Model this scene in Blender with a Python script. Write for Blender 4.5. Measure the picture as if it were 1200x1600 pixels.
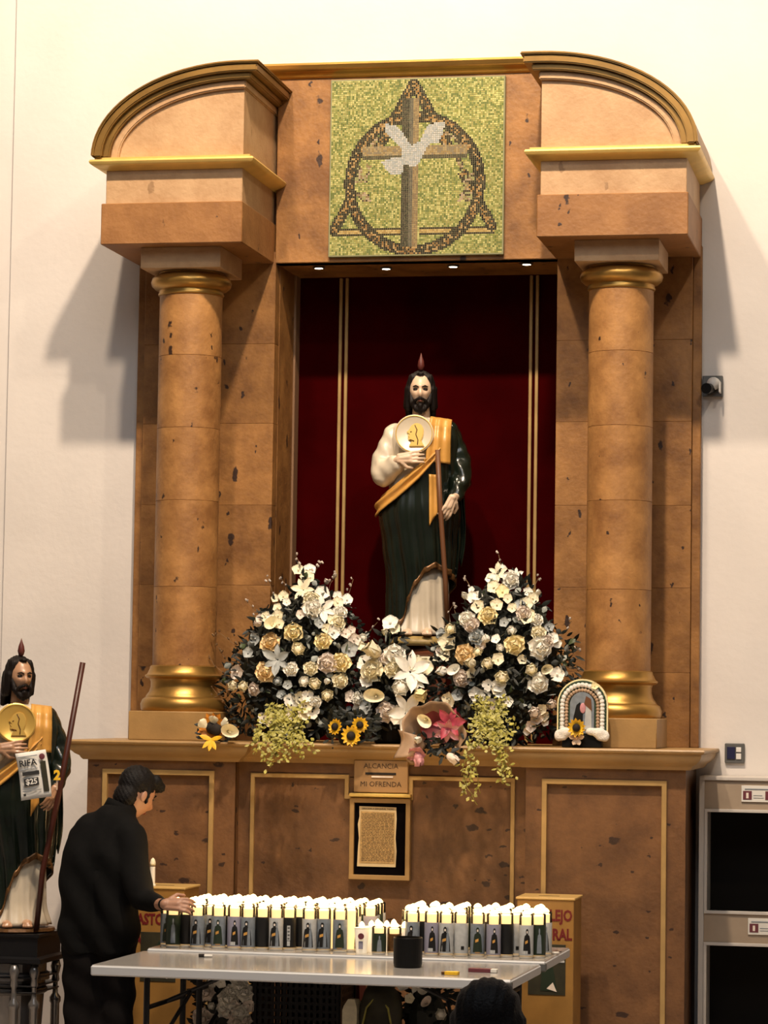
import bpy, bmesh, math, random
from mathutils import Vector, Matrix, noise
random.seed(7)
PI = math.pi
SC = bpy.context.scene
COL = SC.collection
for o in list(bpy.data.objects): bpy.data.objects.remove(o)

# ------------------------------------------------------------ camera
FPX = 4500.0
YAW, PITCH, ROLL = math.atan(900/FPX), math.atan(305/FPX), math.radians(0.85)
CAM = Vector((2.3, -14.0, 1.86))
fw = Vector((-math.sin(YAW)*math.cos(PITCH), math.cos(YAW)*math.cos(PITCH), math.sin(PITCH)))
r0 = Vector((math.cos(YAW), math.sin(YAW), 0)); u0 = r0.cross(fw)
rt = r0*math.cos(ROLL)+u0*math.sin(ROLL); up = -r0*math.sin(ROLL)+u0*math.cos(ROLL)
cd = bpy.data.cameras.new('camera'); cam = bpy.data.objects.new('camera', cd); COL.objects.link(cam)
cd.sensor_fit = 'VERTICAL'; cd.sensor_height = 36; cd.lens = 36*FPX/1600; cd.clip_end = 200
m = Matrix((rt, up, -fw)).transposed().to_4x4(); m.translation = CAM; cam.matrix_world = m
SC.camera = cam
def at(px, py, y):
    "a pixel of the photograph carried out to the plane at depth y"
    d = fw+rt*((px-600)/FPX)-up*((py-800)/FPX)
    return CAM+d*((y-CAM.y)/d.y)

# ------------------------------------------------------------ world, lights, exposure
w = bpy.data.worlds.new('world'); SC.world = w; w.use_nodes = True
w.node_tree.nodes['Background'].inputs[0].default_value = (1, .85, .68, 1)
w.node_tree.nodes['Background'].inputs[1].default_value = 0.02
def spot(name, loc, target, power, color, angle=60, rad=.12, blend=.4):
    l = bpy.data.lights.new(name, 'SPOT'); l.energy = power; l.color = color
    l.spot_size = math.radians(angle); l.spot_blend = blend; l.shadow_soft_size = rad
    o = bpy.data.objects.new(name, l); COL.objects.link(o); o.location = loc
    o.rotation_euler = (Vector(target)-Vector(loc)).to_track_quat('-Z', 'Y').to_euler(); return o
def area(name, loc, target, power, color, sx, sy):
    l = bpy.data.lights.new(name, 'AREA'); l.energy = power; l.color = color; l.shape = 'RECTANGLE'; l.size = sx; l.size_y = sy
    o = bpy.data.objects.new(name, l); COL.objects.link(o); o.location = loc
    o.rotation_euler = (Vector(target)-Vector(loc)).to_track_quat('-Z', 'Y').to_euler(); return o
WARM = (1, .785, .58)
spot('spot_right', (.35, -4.0, 9.4), (-.5, .8, 3.0), 2150, WARM, 75, .15)
spot('spot_left', (-1.45, -4.0, 9.4), (-.6, .8, 3.0), 1150, WARM, 75, .15)
spot('spot_far_right', (3.6, -6.0, 9.0), (-.4, .8, 3.0), 480, (1, .81, .60), 60, .12)
area('area_fill', (.8, -9.5, 8.9), (.2, 0, 1.5), 230, (.90, .94, 1.0), 6, 4)  # soft cool fill added in front, stands for no fixture
SC.view_settings.view_transform = 'Standard'; SC.view_settings.look = 'None'
SC.view_settings.exposure = 0.2; SC.view_settings.gamma = 1; SC.view_settings.use_curve_mapping = False

# ------------------------------------------------------------ materials
def mat(name, col, rough=.6, metal=0, emit=None, es=1, spec=.5, bump=0, bscale=60, var=0, vscale=8, sub=0, coat=0):
    M = bpy.data.materials.new(name); M.use_nodes = True
    nt = M.node_tree; b = nt.nodes['Principled BSDF']
    b.inputs['Base Color'].default_value = (*col, 1); b.inputs['Roughness'].default_value = rough
    b.inputs['Metallic'].default_value = metal; b.inputs['Specular IOR Level'].default_value = spec
    if coat: b.inputs['Coat Weight'].default_value = coat
    if sub: b.inputs['Subsurface Weight'].default_value = sub; b.inputs['Subsurface Scale'].default_value = .02
    if emit: b.inputs['Emission Color'].default_value = (*emit, 1); b.inputs['Emission Strength'].default_value = es
    if bump or var:
        tc = nt.nodes.new('ShaderNodeNewGeometry')
        n = nt.nodes.new('ShaderNodeTexNoise'); n.inputs['Scale'].default_value = bscale; n.inputs['Detail'].default_value = 4
        nt.links.new(tc.outputs['Position'], n.inputs['Vector'])
        if bump:
            bp = nt.nodes.new('ShaderNodeBump'); bp.inputs['Strength'].default_value = bump; bp.inputs['Distance'].default_value = .01
            nt.links.new(n.outputs[0], bp.inputs['Height']); nt.links.new(bp.outputs[0], b.inputs['Normal'])
        if var:
            n2 = nt.nodes.new('ShaderNodeTexNoise'); n2.inputs['Scale'].default_value = vscale; n2.inputs['Detail'].default_value = 5
            nt.links.new(tc.outputs['Position'], n2.inputs['Vector'])
            r = nt.nodes.new('ShaderNodeValToRGB'); r.color_ramp.elements[0].position = .3; r.color_ramp.elements[1].position = .7
            r.color_ramp.elements[0].color = (*[c*(1-var) for c in col], 1); r.color_ramp.elements[1].color = (*[min(1, c*(1+var)) for c in col], 1)
            nt.links.new(n2.outputs[0], r.inputs[0]); nt.links.new(r.outputs[0], b.inputs['Base Color'])
    return M
def stone(name, c1, c2, dark=(.035, .014, .006), spots=.6, rough=.55, msc=(1.35, 1.35, .62)):
    M = bpy.data.materials.new(name); M.use_nodes = True
    nt = M.node_tree; N = nt.nodes; L = nt.links; b = N['Principled BSDF']; b.inputs['Roughness'].default_value = rough
    g = N.new('ShaderNodeNewGeometry'); oi = N.new('ShaderNodeObjectInfo')
    cmb = N.new('ShaderNodeVectorMath'); cmb.operation = 'SCALE'; cmb.inputs[0].default_value = (7, 3, 11); L.new(oi.outputs['Random'], cmb.inputs['Scale'])
    ad = N.new('ShaderNodeVectorMath'); ad.operation = 'ADD'; L.new(g.outputs['Position'], ad.inputs[0]); L.new(cmb.outputs[0], ad.inputs[1])
    n1 = N.new('ShaderNodeTexNoise'); n1.inputs['Scale'].default_value = 5; n1.inputs['Detail'].default_value = 8; n1.inputs['Roughness'].default_value = .65
    L.new(ad.outputs[0], n1.inputs['Vector'])
    r = N.new('ShaderNodeValToRGB'); r.color_ramp.elements[0].position = .34; r.color_ramp.elements[1].position = .66
    r.color_ramp.elements[0].color = (*c1, 1); r.color_ramp.elements[1].color = (*c2, 1); L.new(n1.outputs[0], r.inputs[0])
    # large and small dark pumice inclusions of volcanic cantera stone
    mp = N.new('ShaderNodeMapping'); mp.inputs['Scale'].default_value = msc; L.new(ad.outputs[0], mp.inputs[0])
    dn = N.new('ShaderNodeTexNoise'); dn.inputs['Scale'].default_value = 30; L.new(ad.outputs[0], dn.inputs['Vector'])
    mx = N.new('ShaderNodeVectorMath'); mx.operation = 'MULTIPLY_ADD'; mx.inputs[1].default_value = (.05, .05, .05)
    L.new(dn.outputs['Color'], mx.inputs[0]); L.new(mp.outputs[0], mx.inputs[2])
    last = r.outputs[0]
    for sc, th, rnd in ((6.5, .17, .34), (15, .19, .20)):
        v = N.new('ShaderNodeTexVoronoi'); v.inputs['Scale'].default_value = sc; L.new(mx.outputs[0], v.inputs['Vector'])
        lt = N.new('ShaderNodeMapRange'); lt.inputs['From Min'].default_value = th; lt.inputs['From Max'].default_value = th*.75; lt.inputs['To Min'].default_value = 0; lt.inputs['To Max'].default_value = 1
        L.new(v.outputs['Distance'], lt.inputs['Value'])
        sep = N.new('ShaderNodeSeparateColor'); L.new(v.outputs['Color'], sep.inputs[0])
        gt = N.new('ShaderNodeMath'); gt.operation = 'LESS_THAN'; gt.inputs[1].default_value = rnd*spots/.6; L.new(sep.outputs[0], gt.inputs[0])
        mu = N.new('ShaderNodeMath'); mu.operation = 'MULTIPLY'; L.new(lt.outputs[0], mu.inputs[0]); L.new(gt.outputs[0], mu.inputs[1])
        m2 = N.new('ShaderNodeMix'); m2.data_type = 'RGBA'; m2.inputs[7].default_value = (*dark, 1)
        L.new(mu.outputs[0], m2.inputs[0]); L.new(last, m2.inputs[6]); last = m2.outputs[2]
    L.new(last, b.inputs['Base Color'])
    n3 = N.new('ShaderNodeTexNoise'); n3.inputs['Scale'].default_value = 45; n3.inputs['Detail'].default_value = 6; L.new(ad.outputs[0], n3.inputs['Vector'])
    bp = N.new('ShaderNodeBump'); bp.inputs['Strength'].default_value = .25; bp.inputs['Distance'].default_value = .01
    L.new(n3.outputs[0], bp.inputs['Height']); L.new(bp.outputs[0], b.inputs['Normal'])
    return M
def vcmat(name, rough=.6, spec=.5):
    M = bpy.data.materials.new(name); M.use_nodes = True; nt = M.node_tree; b = nt.nodes['Principled BSDF']
    a = nt.nodes.new('ShaderNodeVertexColor'); a.layer_name = 'Col'; nt.links.new(a.outputs[0], b.inputs['Base Color'])
    b.inputs['Roughness'].default_value = rough; b.inputs['Specular IOR Level'].default_value = spec; return M
M = {}
M['wall'] = mat('plaster_wall', (.70, .66, .62), .9, bump=.15, bscale=25, var=.05, vscale=2)
M['floor'] = mat('floor_tile', (.42, .37, .33), .35, var=.1)
M['sidewall'] = mat('far_wall_paint', (.40, .36, .32), .9)
M['ceiling'] = mat('ceiling_paint', (.40, .37, .34), .9)
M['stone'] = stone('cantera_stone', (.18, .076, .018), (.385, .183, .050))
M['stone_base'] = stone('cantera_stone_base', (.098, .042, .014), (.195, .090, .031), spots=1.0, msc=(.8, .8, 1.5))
M['stone_slab'] = stone('cantera_slab', (.225, .095, .024), (.335, .155, .047), spots=.5)
M['stone_column'] = stone('cantera_column', (.22, .095, .026), (.45, .225, .07))
M['cream'] = stone('cream_stone', (.40, .235, .11), (.52, .335, .175), (.30, .175, .08), .1)
M['ochre'] = mat('ochre_stone', (.36, .215, .075), .5, bump=.1, var=.15, vscale=6)
M['ledge'] = mat('ledge_stone', (.37, .225, .085), .42, bump=.08, var=.15, vscale=5)
M['gold'] = mat('gold_leaf', (.42, .24, .06), .36, .8, var=.12, vscale=9, bump=.05, bscale=20)
M['brightgold'] = mat('bright_gold_paint', (.75, .52, .15), .38, .35, var=.1)
M['goldtrim'] = mat('gold_trim', (.42, .27, .10), .5, .2, var=.15)
M['red'] = mat('red_velvet', (.030, .0003, .0006), 1, spec=.02, var=.25, vscale=3)
M['nichewood'] = mat('niche_wood', (.26, .15, .08), .5)
M['black'] = mat('black_plastic', (.004, .004, .004), .45, spec=.25)
M['matboard'] = mat('black_mat_board', (.004, .003, .003), 1, spec=.02)
M['lamp'] = mat('downlight_glow', (1, .9, .7), emit=(1, .85, .6), es=14)
M['tess'] = vcmat('mosaic_tesserae', .6, .15)
M['grout'] = mat('mosaic_grout', (.25, .25, .13), .8)
M['vc'] = vcmat('petal_paint', .6, .3)
M['print'] = vcmat('print', .5, .3)
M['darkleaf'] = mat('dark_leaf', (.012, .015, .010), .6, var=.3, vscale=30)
M['greyleaf'] = mat('silver_leaf', (.30, .33, .30), .55, var=.3, vscale=30)
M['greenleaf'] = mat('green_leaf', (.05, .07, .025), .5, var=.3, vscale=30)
M['vine'] = mat('yellow_green_vine', (.36, .33, .065), .5, var=.4, vscale=40)
M['twig'] = mat('twig', (.22, .13, .06), .7)
M['petal_w'] = mat('white_petal', (.93, .90, .80), .6, var=.08, vscale=40)
M['petal_p'] = mat('peach_petal', (.92, .68, .36), .6, var=.15, vscale=40)
M['petal_y'] = mat('yellow_petal', (.95, .79, .44), .6, var=.12, vscale=40)
M['petal_c'] = mat('cream_petal', (.90, .83, .60), .6, var=.1, vscale=40)
M['petal_b'] = mat('blush_petal', (.80, .70, .60), .6, var=.12, vscale=40)
M['petal_s'] = mat('grey_petal', (.42, .45, .44), .6, var=.2, vscale=40)
M['pink'] = mat('pink_petal', (.40, .055, .085), .5, var=.4, vscale=25)
M['pinkpale'] = mat('pale_pink_petal', (.55, .25, .27), .5, var=.2, vscale=25)
M['crimson'] = mat('crimson_paper', (.16, .008, .012), .6)
M['sun'] = mat('sunflower_yellow', (.85, .50, .02), .55, var=.15, vscale=40)
M['orange'] = mat('orange_petal', (.70, .26, .02), .55, var=.2, vscale=30)
M['seed'] = mat('sunflower_seed', (.012, .007, .004), .8)
M['wrap'] = mat('tan_wrap_paper', (.40, .27, .17), .6, var=.2, vscale=12)
M['skin_statue'] = mat('statue_skin', (.72, .52, .36), .35, coat=.2)
M['skin_statue2'] = mat('statue_skin_warm', (.46, .26, .15), .35, coat=.2)
M['hair'] = mat('statue_hair', (.006, .003, .002), .6, bump=.12, bscale=90, spec=.25)
M['tunic'] = mat('cream_tunic', (.62, .54, .41), .35, coat=.25, var=.08, vscale=12)
M['green'] = mat('dark_green_mantle', (.006, .010, .006), .25, coat=.45, var=.3, vscale=12)
M['sash'] = mat('golden_orange_lining', (.62, .32, .07), .35, coat=.2, var=.15, vscale=10)
M['hem'] = mat('bronze_hem', (.14, .065, .02), .4, .4, var=.5, vscale=60)
M['staff'] = mat('dark_wood_staff', (.055, .012, .006), .4)
M['staff2'] = mat('brown_wood_staff', (.14, .055, .02), .5)
M['flamestat'] = mat('painted_flame', (.10, .018, .012), .5)
M['medal'] = mat('gold_medallion', (.78, .50, .12), .3, .5)
M['medalpale'] = mat('pale_medallion', (.75, .66, .50), .35, .2)
M['eye'] = mat('painted_eye', (.01, .006, .004), .3)
M['lip'] = mat('painted_lip', (.22, .06, .04), .5)
M['rock'] = mat('painted_rock_base', (.30, .21, .07), .5, bump=.4, bscale=30, var=.5, vscale=14)
M['mahog'] = mat('mahogany', (.12, .035, .015), .35)
M['pedsilver'] = mat('pewter', (.22, .21, .20), .25, .7)
M['jacket'] = mat('black_jacket', (.004, .004, .004), .85, spec=.12, bump=.3, bscale=18)
M['trouser'] = mat('dark_trousers', (.006, .005, .005), .9, spec=.1, bump=.2, bscale=25)
M['skin'] = mat('skin', (.36, .19, .12), .5)
M['blackhair'] = mat('black_hair', (.004, .003, .003), .6, spec=.2, bump=.4, bscale=160)
M['shoe'] = mat('shoe_leather', (.008, .007, .006), .35)
M['tabletop'] = mat('grey_plastic_tabletop', (.30, .29, .275), .17, bump=.04, bscale=80, var=.06)
M['tableedge'] = mat('table_edge', (.48, .50, .52), .4)
M['steel'] = mat('black_steel', (.006, .006, .007), .4, spec=.3)
M['wax'] = mat('lit_wax', (.95, .80, .50), .5, emit=(1, .60, .24), es=1.1)
M['flame'] = mat('flame', (1, .8, .4), emit=(1, .70, .32), es=4)
M['glowwax'] = mat('glowing_white_wax', (.85, .82, .74), .4, emit=(1, .75, .45), es=.35)  # plain white wax colour with flame glow put in as emission
M['plainwax'] = mat('plain_white_wax', (.85, .82, .74), .4)
M['lab_blue'] = mat('blue_grey_label', (.20, .23, .26), .45, var=.15, vscale=50)
M['lab_white'] = mat('white_label', (.48, .49, .48), .45, var=.1, vscale=50)
M['lab_black'] = mat('black_label', (.010, .010, .010), .35)
M['lab_green'] = mat('green_print', (.018, .03, .016), .4)
M['lab_lilac'] = mat('lilac_label', (.28, .27, .34), .45)
M['lab_maroon'] = mat('maroon_print', (.14, .03, .04), .5)
M['archgold'] = mat('aged_gold_moulding', (.26, .145, .035), .42, .55, var=.25, vscale=7)
M['box'] = mat('varnished_box_wood', (.30, .155, .035), .45, var=.18, vscale=7)
M['boxtop'] = mat('box_top', (.55, .36, .12), .4)
M['redtext'] = mat('red_lettering', (.13, .004, .006), .5)
M['paper'] = mat('white_paper', (.74, .72, .66), .7)
M['oldpaper'] = mat('yellowed_paper', (.42, .27, .10), .7, var=.25, vscale=60)
M['oldpaperedge'] = mat('yellowed_paper_margin', (.62, .48, .26), .7)
M['ink'] = mat('ink', (.02, .02, .02), .6)
M['brownink'] = mat('engraved_lettering', (.06, .03, .012), .6)
M['sign'] = mat('sign_stone', (.34, .20, .085), .5, var=.1)
M['shelf'] = mat('shelf_laminate', (.36, .28, .20), .5, var=.06, vscale=15)
M['shelfedge'] = mat('shelf_edge_trim', (.58, .54, .49), .45)
M['shelfdark'] = mat('shelf_inside_dark', (.007, .005, .003), .6, spec=.15)  # near-black for the back and inside boards
M['navy'] = mat('navy_switch', (.02, .022, .06), .3)
M['whiteplastic'] = mat('white_plastic', (.72, .70, .66), .35)
M['greyplastic'] = mat('grey_plastic', (.10, .10, .095), .45)
M['lace_w'] = mat('white_crochet', (.80, .78, .72), .7, bump=.5, bscale=150)
M['lace_g'] = mat('green_crochet', (.03, .06, .03), .7)
M['bow'] = mat('cream_ribbon', (.70, .50, .32), .4)
M['olive'] = mat('olive_fabric', (.025, .022, .008), .6, var=.4, vscale=18)
M['pewwood'] = mat('pew_wood', (.12, .05, .02), .4)

def glassmat():
    G = bpy.data.materials.new('candle_glass'); G.use_nodes = True; nt = G.node_tree; N = nt.nodes
    for n in list(N): N.remove(n)
    o = N.new('ShaderNodeOutputMaterial'); mx = N.new('ShaderNodeMixShader'); t = N.new('ShaderNodeBsdfTransparent'); gl = N.new('ShaderNodeBsdfGlossy')
    t.inputs[0].default_value = (.985, .985, .98, 1); gl.inputs['Roughness'].default_value = .12; fr = N.new('ShaderNodeFresnel'); fr.inputs[0].default_value = 1.22
    nt.links.new(fr.outputs[0], mx.inputs[0]); nt.links.new(t.outputs[0], mx.inputs[1]); nt.links.new(gl.outputs[0], mx.inputs[2]); nt.links.new(mx.outputs[0], o.inputs[0]); return G
M['glass'] = glassmat()

# ------------------------------------------------------------ mesh helpers
class MB:
    def __init__(s): s.v = []; s.f = []; s.c = None
    def add(s, vs, fs, T=None):
        b = len(s.v); s.v += [tuple(T @ Vector(p)) if T else tuple(p) for p in vs]; s.f += [tuple(i+b for i in f) for f in fs]; return s
    def box(s, x0, x1, y0, y1, z0, z1, T=None, bev=0):
        if not bev:
            return s.add([(x0, y0, z0), (x1, y0, z0), (x1, y1, z0), (x0, y1, z0), (x0, y0, z1), (x1, y0, z1), (x1, y1, z1), (x0, y1, z1)],
                         [(0, 3, 2, 1), (4, 5, 6, 7), (0, 1, 5, 4), (1, 2, 6, 5), (2, 3, 7, 6), (3, 0, 4, 7)], T)
        bm = bmesh.new(); bmesh.ops.create_cube(bm, size=1)
        for v in bm.verts: v.co = Vector(((x0+x1)/2+v.co.x*(x1-x0), (y0+y1)/2+v.co.y*(y1-y0), (z0+z1)/2+v.co.z*(z1-z0)))
        bmesh.ops.bevel(bm, geom=bm.edges[:], offset=bev, segments=1, affect='EDGES')
        return s.addbm(bm, T)
    def addbm(s, bm, T=None):
        bm.verts.ensure_lookup_table()
        for i, v in enumerate(bm.verts): v.index = i
        s.add([v.co[:] for v in bm.verts], [tuple(v.index for v in f.verts) for f in bm.faces], T); bm.free(); return s
    def tube(s, pts, r, n=8, cap=True, T=None):
        pts = [Vector(p) for p in pts]; R = r if isinstance(r, (list, tuple)) else [r]*len(pts); vs = []; fs = []
        ref = Vector((0, 0, 1)) if abs((pts[-1]-pts[0]).normalized().z) < .9 else Vector((1, 0, 0))
        for i, p in enumerate(pts):
            d = (pts[min(i+1, len(pts)-1)]-pts[max(i-1, 0)]).normalized(); a = d.cross(ref).normalized(); b = d.cross(a)
            for k in range(n):
                t = 2*PI*k/n; vs.append(p+a*math.cos(t)*R[i]+b*math.sin(t)*R[i])
        for i in range(len(pts)-1):
            for k in range(n): fs.append((i*n+k, i*n+(k+1) % n, (i+1)*n+(k+1) % n, (i+1)*n+k))
        if cap: fs.append(tuple(range(n))[::-1]); fs.append(tuple((len(pts)-1)*n+k for k in range(n)))
        return s.add(vs, fs, T)
    def lathe(s, prof, c=(0, 0, 0), n=32, T=None, cap=True):
        vs = []; fs = []
        for r, z in prof:
            for k in range(n): t = 2*PI*k/n; vs.append((c[0]+r*math.cos(t), c[1]+r*math.sin(t), c[2]+z))
        for i in range(len(prof)-1):
            for k in range(n): fs.append((i*n+k, i*n+(k+1) % n, (i+1)*n+(k+1) % n, (i+1)*n+k))
        if cap: fs.append(tuple(range(n))[::-1]); fs.append(tuple((len(prof)-1)*n+k for k in range(n)))
        return s.add(vs, fs, T)
    def ell(s, c, r, seg=10, rings=7, T=None, rot=None):
        vs = []; fs = []; Rm = rot or Matrix.Identity(3); c = Vector(c)
        if not hasattr(r, '__len__'): r = (r, r, r)
        for i in range(1, rings):
            ph = PI*i/rings
            for k in range(seg): t = 2*PI*k/seg; vs.append(c+Rm @ Vector((r[0]*math.sin(ph)*math.cos(t), r[1]*math.sin(ph)*math.sin(t), r[2]*math.cos(ph))))
        a = len(vs); vs.append(c+Rm @ Vector((0, 0, r[2]))); vs.append(c+Rm @ Vector((0, 0, -r[2])))
        for i in range(rings-2):
            for k in range(seg): fs.append((i*seg+k, (i+1)*seg+k, (i+1)*seg+(k+1) % seg, i*seg+(k+1) % seg))
        for k in range(seg):
            fs.append((a, k, (k+1) % seg)); fs.append((a+1, (rings-2)*seg+(k+1) % seg, (rings-2)*seg+k))
        return s.add(vs, fs, T)
    def cap2(s, a, b, ra, rb, n=10):
        a = Vector(a); b = Vector(b); s.ell(a, ra, n, 6); s.ell(b, rb, n, 6)
        k = 5; return s.tube([a+(b-a)*i/k for i in range(k+1)], [ra+(rb-ra)*i/k for i in range(k+1)], n)
    def prism(s, poly, y0, y1, T=None):
        "polygon in x,z pushed through y"
        n = len(poly)
        return s.add([(x, y0, z) for x, z in poly]+[(x, y1, z) for x, z in poly],
                     [tuple(range(n)), tuple(range(2*n-1, n-1, -1))]+[(i, n+i, n+(i+1) % n, (i+1) % n) for i in range(n)], T)
    def stack(s, path, prof, closed=True):
        "closed x,y outline (counter-clockwise) offset outward by prof[(off, z)] and stacked"
        n = len(path); vs = []; fs = []
        P = [Vector((x, y)) for x, y in path]
        for off, z in prof:
            for i in range(n):
                d1 = (P[i]-P[i-1]).normalized(); d2 = (P[(i+1) % n]-P[i]).normalized()
                n1 = Vector((d1.y, -d1.x)); n2 = Vector((d2.y, -d2.x)); mv = (n1+n2); mv = mv/max(.3, mv.dot(n1))
                q = P[i]+mv*off; vs.append((q.x, q.y, z))
        for j in range(len(prof)-1):
            for i in range(n): fs.append((j*n+i, j*n+(i+1) % n, (j+1)*n+(i+1) % n, (j+1)*n+i))
        fs.append(tuple(range(n))[::-1]); fs.append(tuple((len(prof)-1)*n+i for i in range(n)))
        return s.add(vs, fs)
    def grid(s, fn, nu, nv, T=None, closed=False):
        vs = [fn(i/nu, j/nv) for j in range(nv+1) for i in range(nu+(0 if closed else 1))]; w_ = nu if closed else nu+1; fs = []
        for j in range(nv):
            for i in range(nu): fs.append((j*w_+i, j*w_+(i+1) % w_, (j+1)*w_+(i+1) % w_, (j+1)*w_+i))
        return s.add(vs, fs, T)
    def build(s, name, mt, parent=None, smooth=False, local=False, solid=0, fix=False, auto=False):
        off = parent_loc(parent) if (parent is not None and not local) else Vector((0, 0, 0))
        me = bpy.data.meshes.new(name); me.from_pydata([tuple(Vector(p)-off) for p in s.v], [], s.f)
        if solid or fix:
            bm = bmesh.new(); bm.from_mesh(me)
            if fix: bmesh.ops.recalc_face_normals(bm, faces=bm.faces)
            if solid: bmesh.ops.solidify(bm, geom=bm.faces[:], thickness=solid)
            bm.to_mesh(me); bm.free()
        for mm in (mt if isinstance(mt, (list, tuple)) else [mt]): me.materials.append(M[mm] if isinstance(mm, str) else mm)
        if smooth: me.polygons.foreach_set('use_smooth', [True]*len(me.polygons))
        if auto: me.shade_auto = None if False else None
        me.update(); o = bpy.data.objects.new(name, me); COL.objects.link(o)
        if parent is not None: o.parent = parent
        return o
PLOC = {}
def parent_loc(p):
    v = Vector((0, 0, 0))
    while p is not None: v = v+p.location; p = p.parent
    return v
def autosmooth(o, ang=40):
    bm = bmesh.new(); bm.from_mesh(o.data)
    for e in bm.edges:
        if len(e.link_faces) == 2 and e.calc_face_angle(0) > math.radians(ang): e.smooth = False
    for f in bm.faces: f.smooth = True
    bm.to_mesh(o.data); bm.free(); return o
def thing(name, label, cat, loc=(0, 0, 0), rotz=0, group=None):
    o = bpy.data.objects.new(name, None); COL.objects.link(o); o.location = loc; o.rotation_euler = (0, 0, rotz); o.empty_display_size = .1
    o['label'] = label; o['category'] = cat
    if group: o['group'] = group
    return o
def tag(o, label, cat, group=None):
    o['label'] = label; o['category'] = cat
    if group: o['group'] = group
    return o
def origin(o):
    "move a top-level mesh's origin to its base"
    me = o.data; xs = [v.co for v in me.vertices]
    c = Vector(((min(p.x for p in xs)+max(p.x for p in xs))/2, (min(p.y for p in xs)+max(p.y for p in xs))/2, min(p.z for p in xs)))
    me.transform(Matrix.Translation(-c)); o.location = c; return o
def struct(o): o['kind'] = 'structure'; return o
def stuff(o): o['kind'] = 'stuff'; return o
def dupmesh(o, parent, loc, rot=None, scale=1, name=None, mt=None):
    c = bpy.data.objects.new(name or o.name.split('.')[0], o.data); COL.objects.link(c); c.parent = parent
    c.location = Vector(loc)-parent_loc(parent) if parent is not None else loc
    if rot is not None: c.rotation_euler = rot
    c.scale = (scale,)*3 if not hasattr(scale, '__len__') else scale
    return c
def remesh(mb, name, mt, parent=None, voxel=.012, smooth_it=4, local=True, disp=None, dec=None):
    me = bpy.data.meshes.new('t'); me.from_pydata([tuple(p) for p in mb.v], [], mb.f)
    bm = bmesh.new(); bm.from_mesh(me); bmesh.ops.recalc_face_normals(bm, faces=bm.faces); bm.to_mesh(me); bm.free()
    t = bpy.data.objects.new('t', me); COL.objects.link(t)
    r = t.modifiers.new('r', 'REMESH'); r.mode = 'VOXEL'; r.voxel_size = voxel
    if smooth_it: q = t.modifiers.new('s', 'SMOOTH'); q.iterations = smooth_it; q.factor = .6
    if dec: q = t.modifiers.new('d', 'DECIMATE'); q.ratio = dec
    dg = bpy.context.evaluated_depsgraph_get(); out = bpy.data.meshes.new_from_object(t.evaluated_get(dg))
    bpy.data.objects.remove(t)
    out.name = name; out.materials.clear(); out.materials.append(M[mt])
    if disp:
        for v in out.vertices: v.co = disp(v.co.copy(), v.normal.copy())
    out.polygons.foreach_set('use_smooth', [True]*len(out.polygons))
    o = bpy.data.objects.new(name, out); COL.objects.link(o)
    if parent is not None: o.parent = parent
    return o
def text(name, body, size, loc, mt, parent=None, rot=(PI/2, 0, 0), extrude=.0008, sx=1, align='CENTER', local=False, bold=0):
    cu = bpy.data.curves.new('t', 'FONT'); cu.body = body; cu.size = size; cu.extrude = extrude; cu.align_x = align; cu.align_y = 'CENTER'; cu.offset = bold; cu.resolution_u = 2
    t = bpy.data.objects.new('t', cu); COL.objects.link(t)
    dg = bpy.context.evaluated_depsgraph_get(); me = bpy.data.meshes.new_from_object(t.evaluated_get(dg)); bpy.data.objects.remove(t)
    me.materials.clear(); me.materials.append(M[mt]); me.name = name
    o = bpy.data.objects.new(name, me); COL.objects.link(o)
    if parent is not None: o.parent = parent
    o.location = Vector(loc)-(parent_loc(parent) if parent is not None and not local else Vector((0, 0, 0))); o.rotation_euler = rot; o.scale = (sx, 1, 1)
    return o

# ============================================================ the room
mb = MB()
for b in ((-2.83, -1.31, 1.05, 1.75, 0, 11), (.23, 6, 1.05, 1.75, 0, 11), (-1.31, .23, 1.05, 1.75, 4.26, 11), (-1.31, .23, 1.05, 1.75, 0, 1.6)): mb.box(*b)
struct(mb.build('wall_back', 'wall'))
struct(MB().box(-6.2, -2.83, 1.07, 1.75, 0, 11).build('wall_back_recess', 'wall'))
struct(MB().box(-6.4, -6.2, -17, 1.75, 0, 11).build('wall_left', 'sidewall'))
struct(MB().box(6, 6.2, -17, 1.75, 0, 11).build('wall_right', 'sidewall'))
struct(MB().box(-6.4, 6.2, -17.2, -17, 0, 11).build('wall_front', 'sidewall'))
struct(MB().box(-6.4, 6.2, -17.2, 1.75, -.1, 0).build('floor', 'floor'))
struct(MB().box(-6.4, 6.2, -17.2, 1.75, 11, 11.1).build('ceiling', 'ceiling'))

# ============================================================ the altar shrine
SX = -.545     # centre axis
shrine = thing('altar_shrine', 'tall carved brown stone altarpiece with columns, curved gilded tops and red niche', 'altar', (SX, .6, 0))
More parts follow.
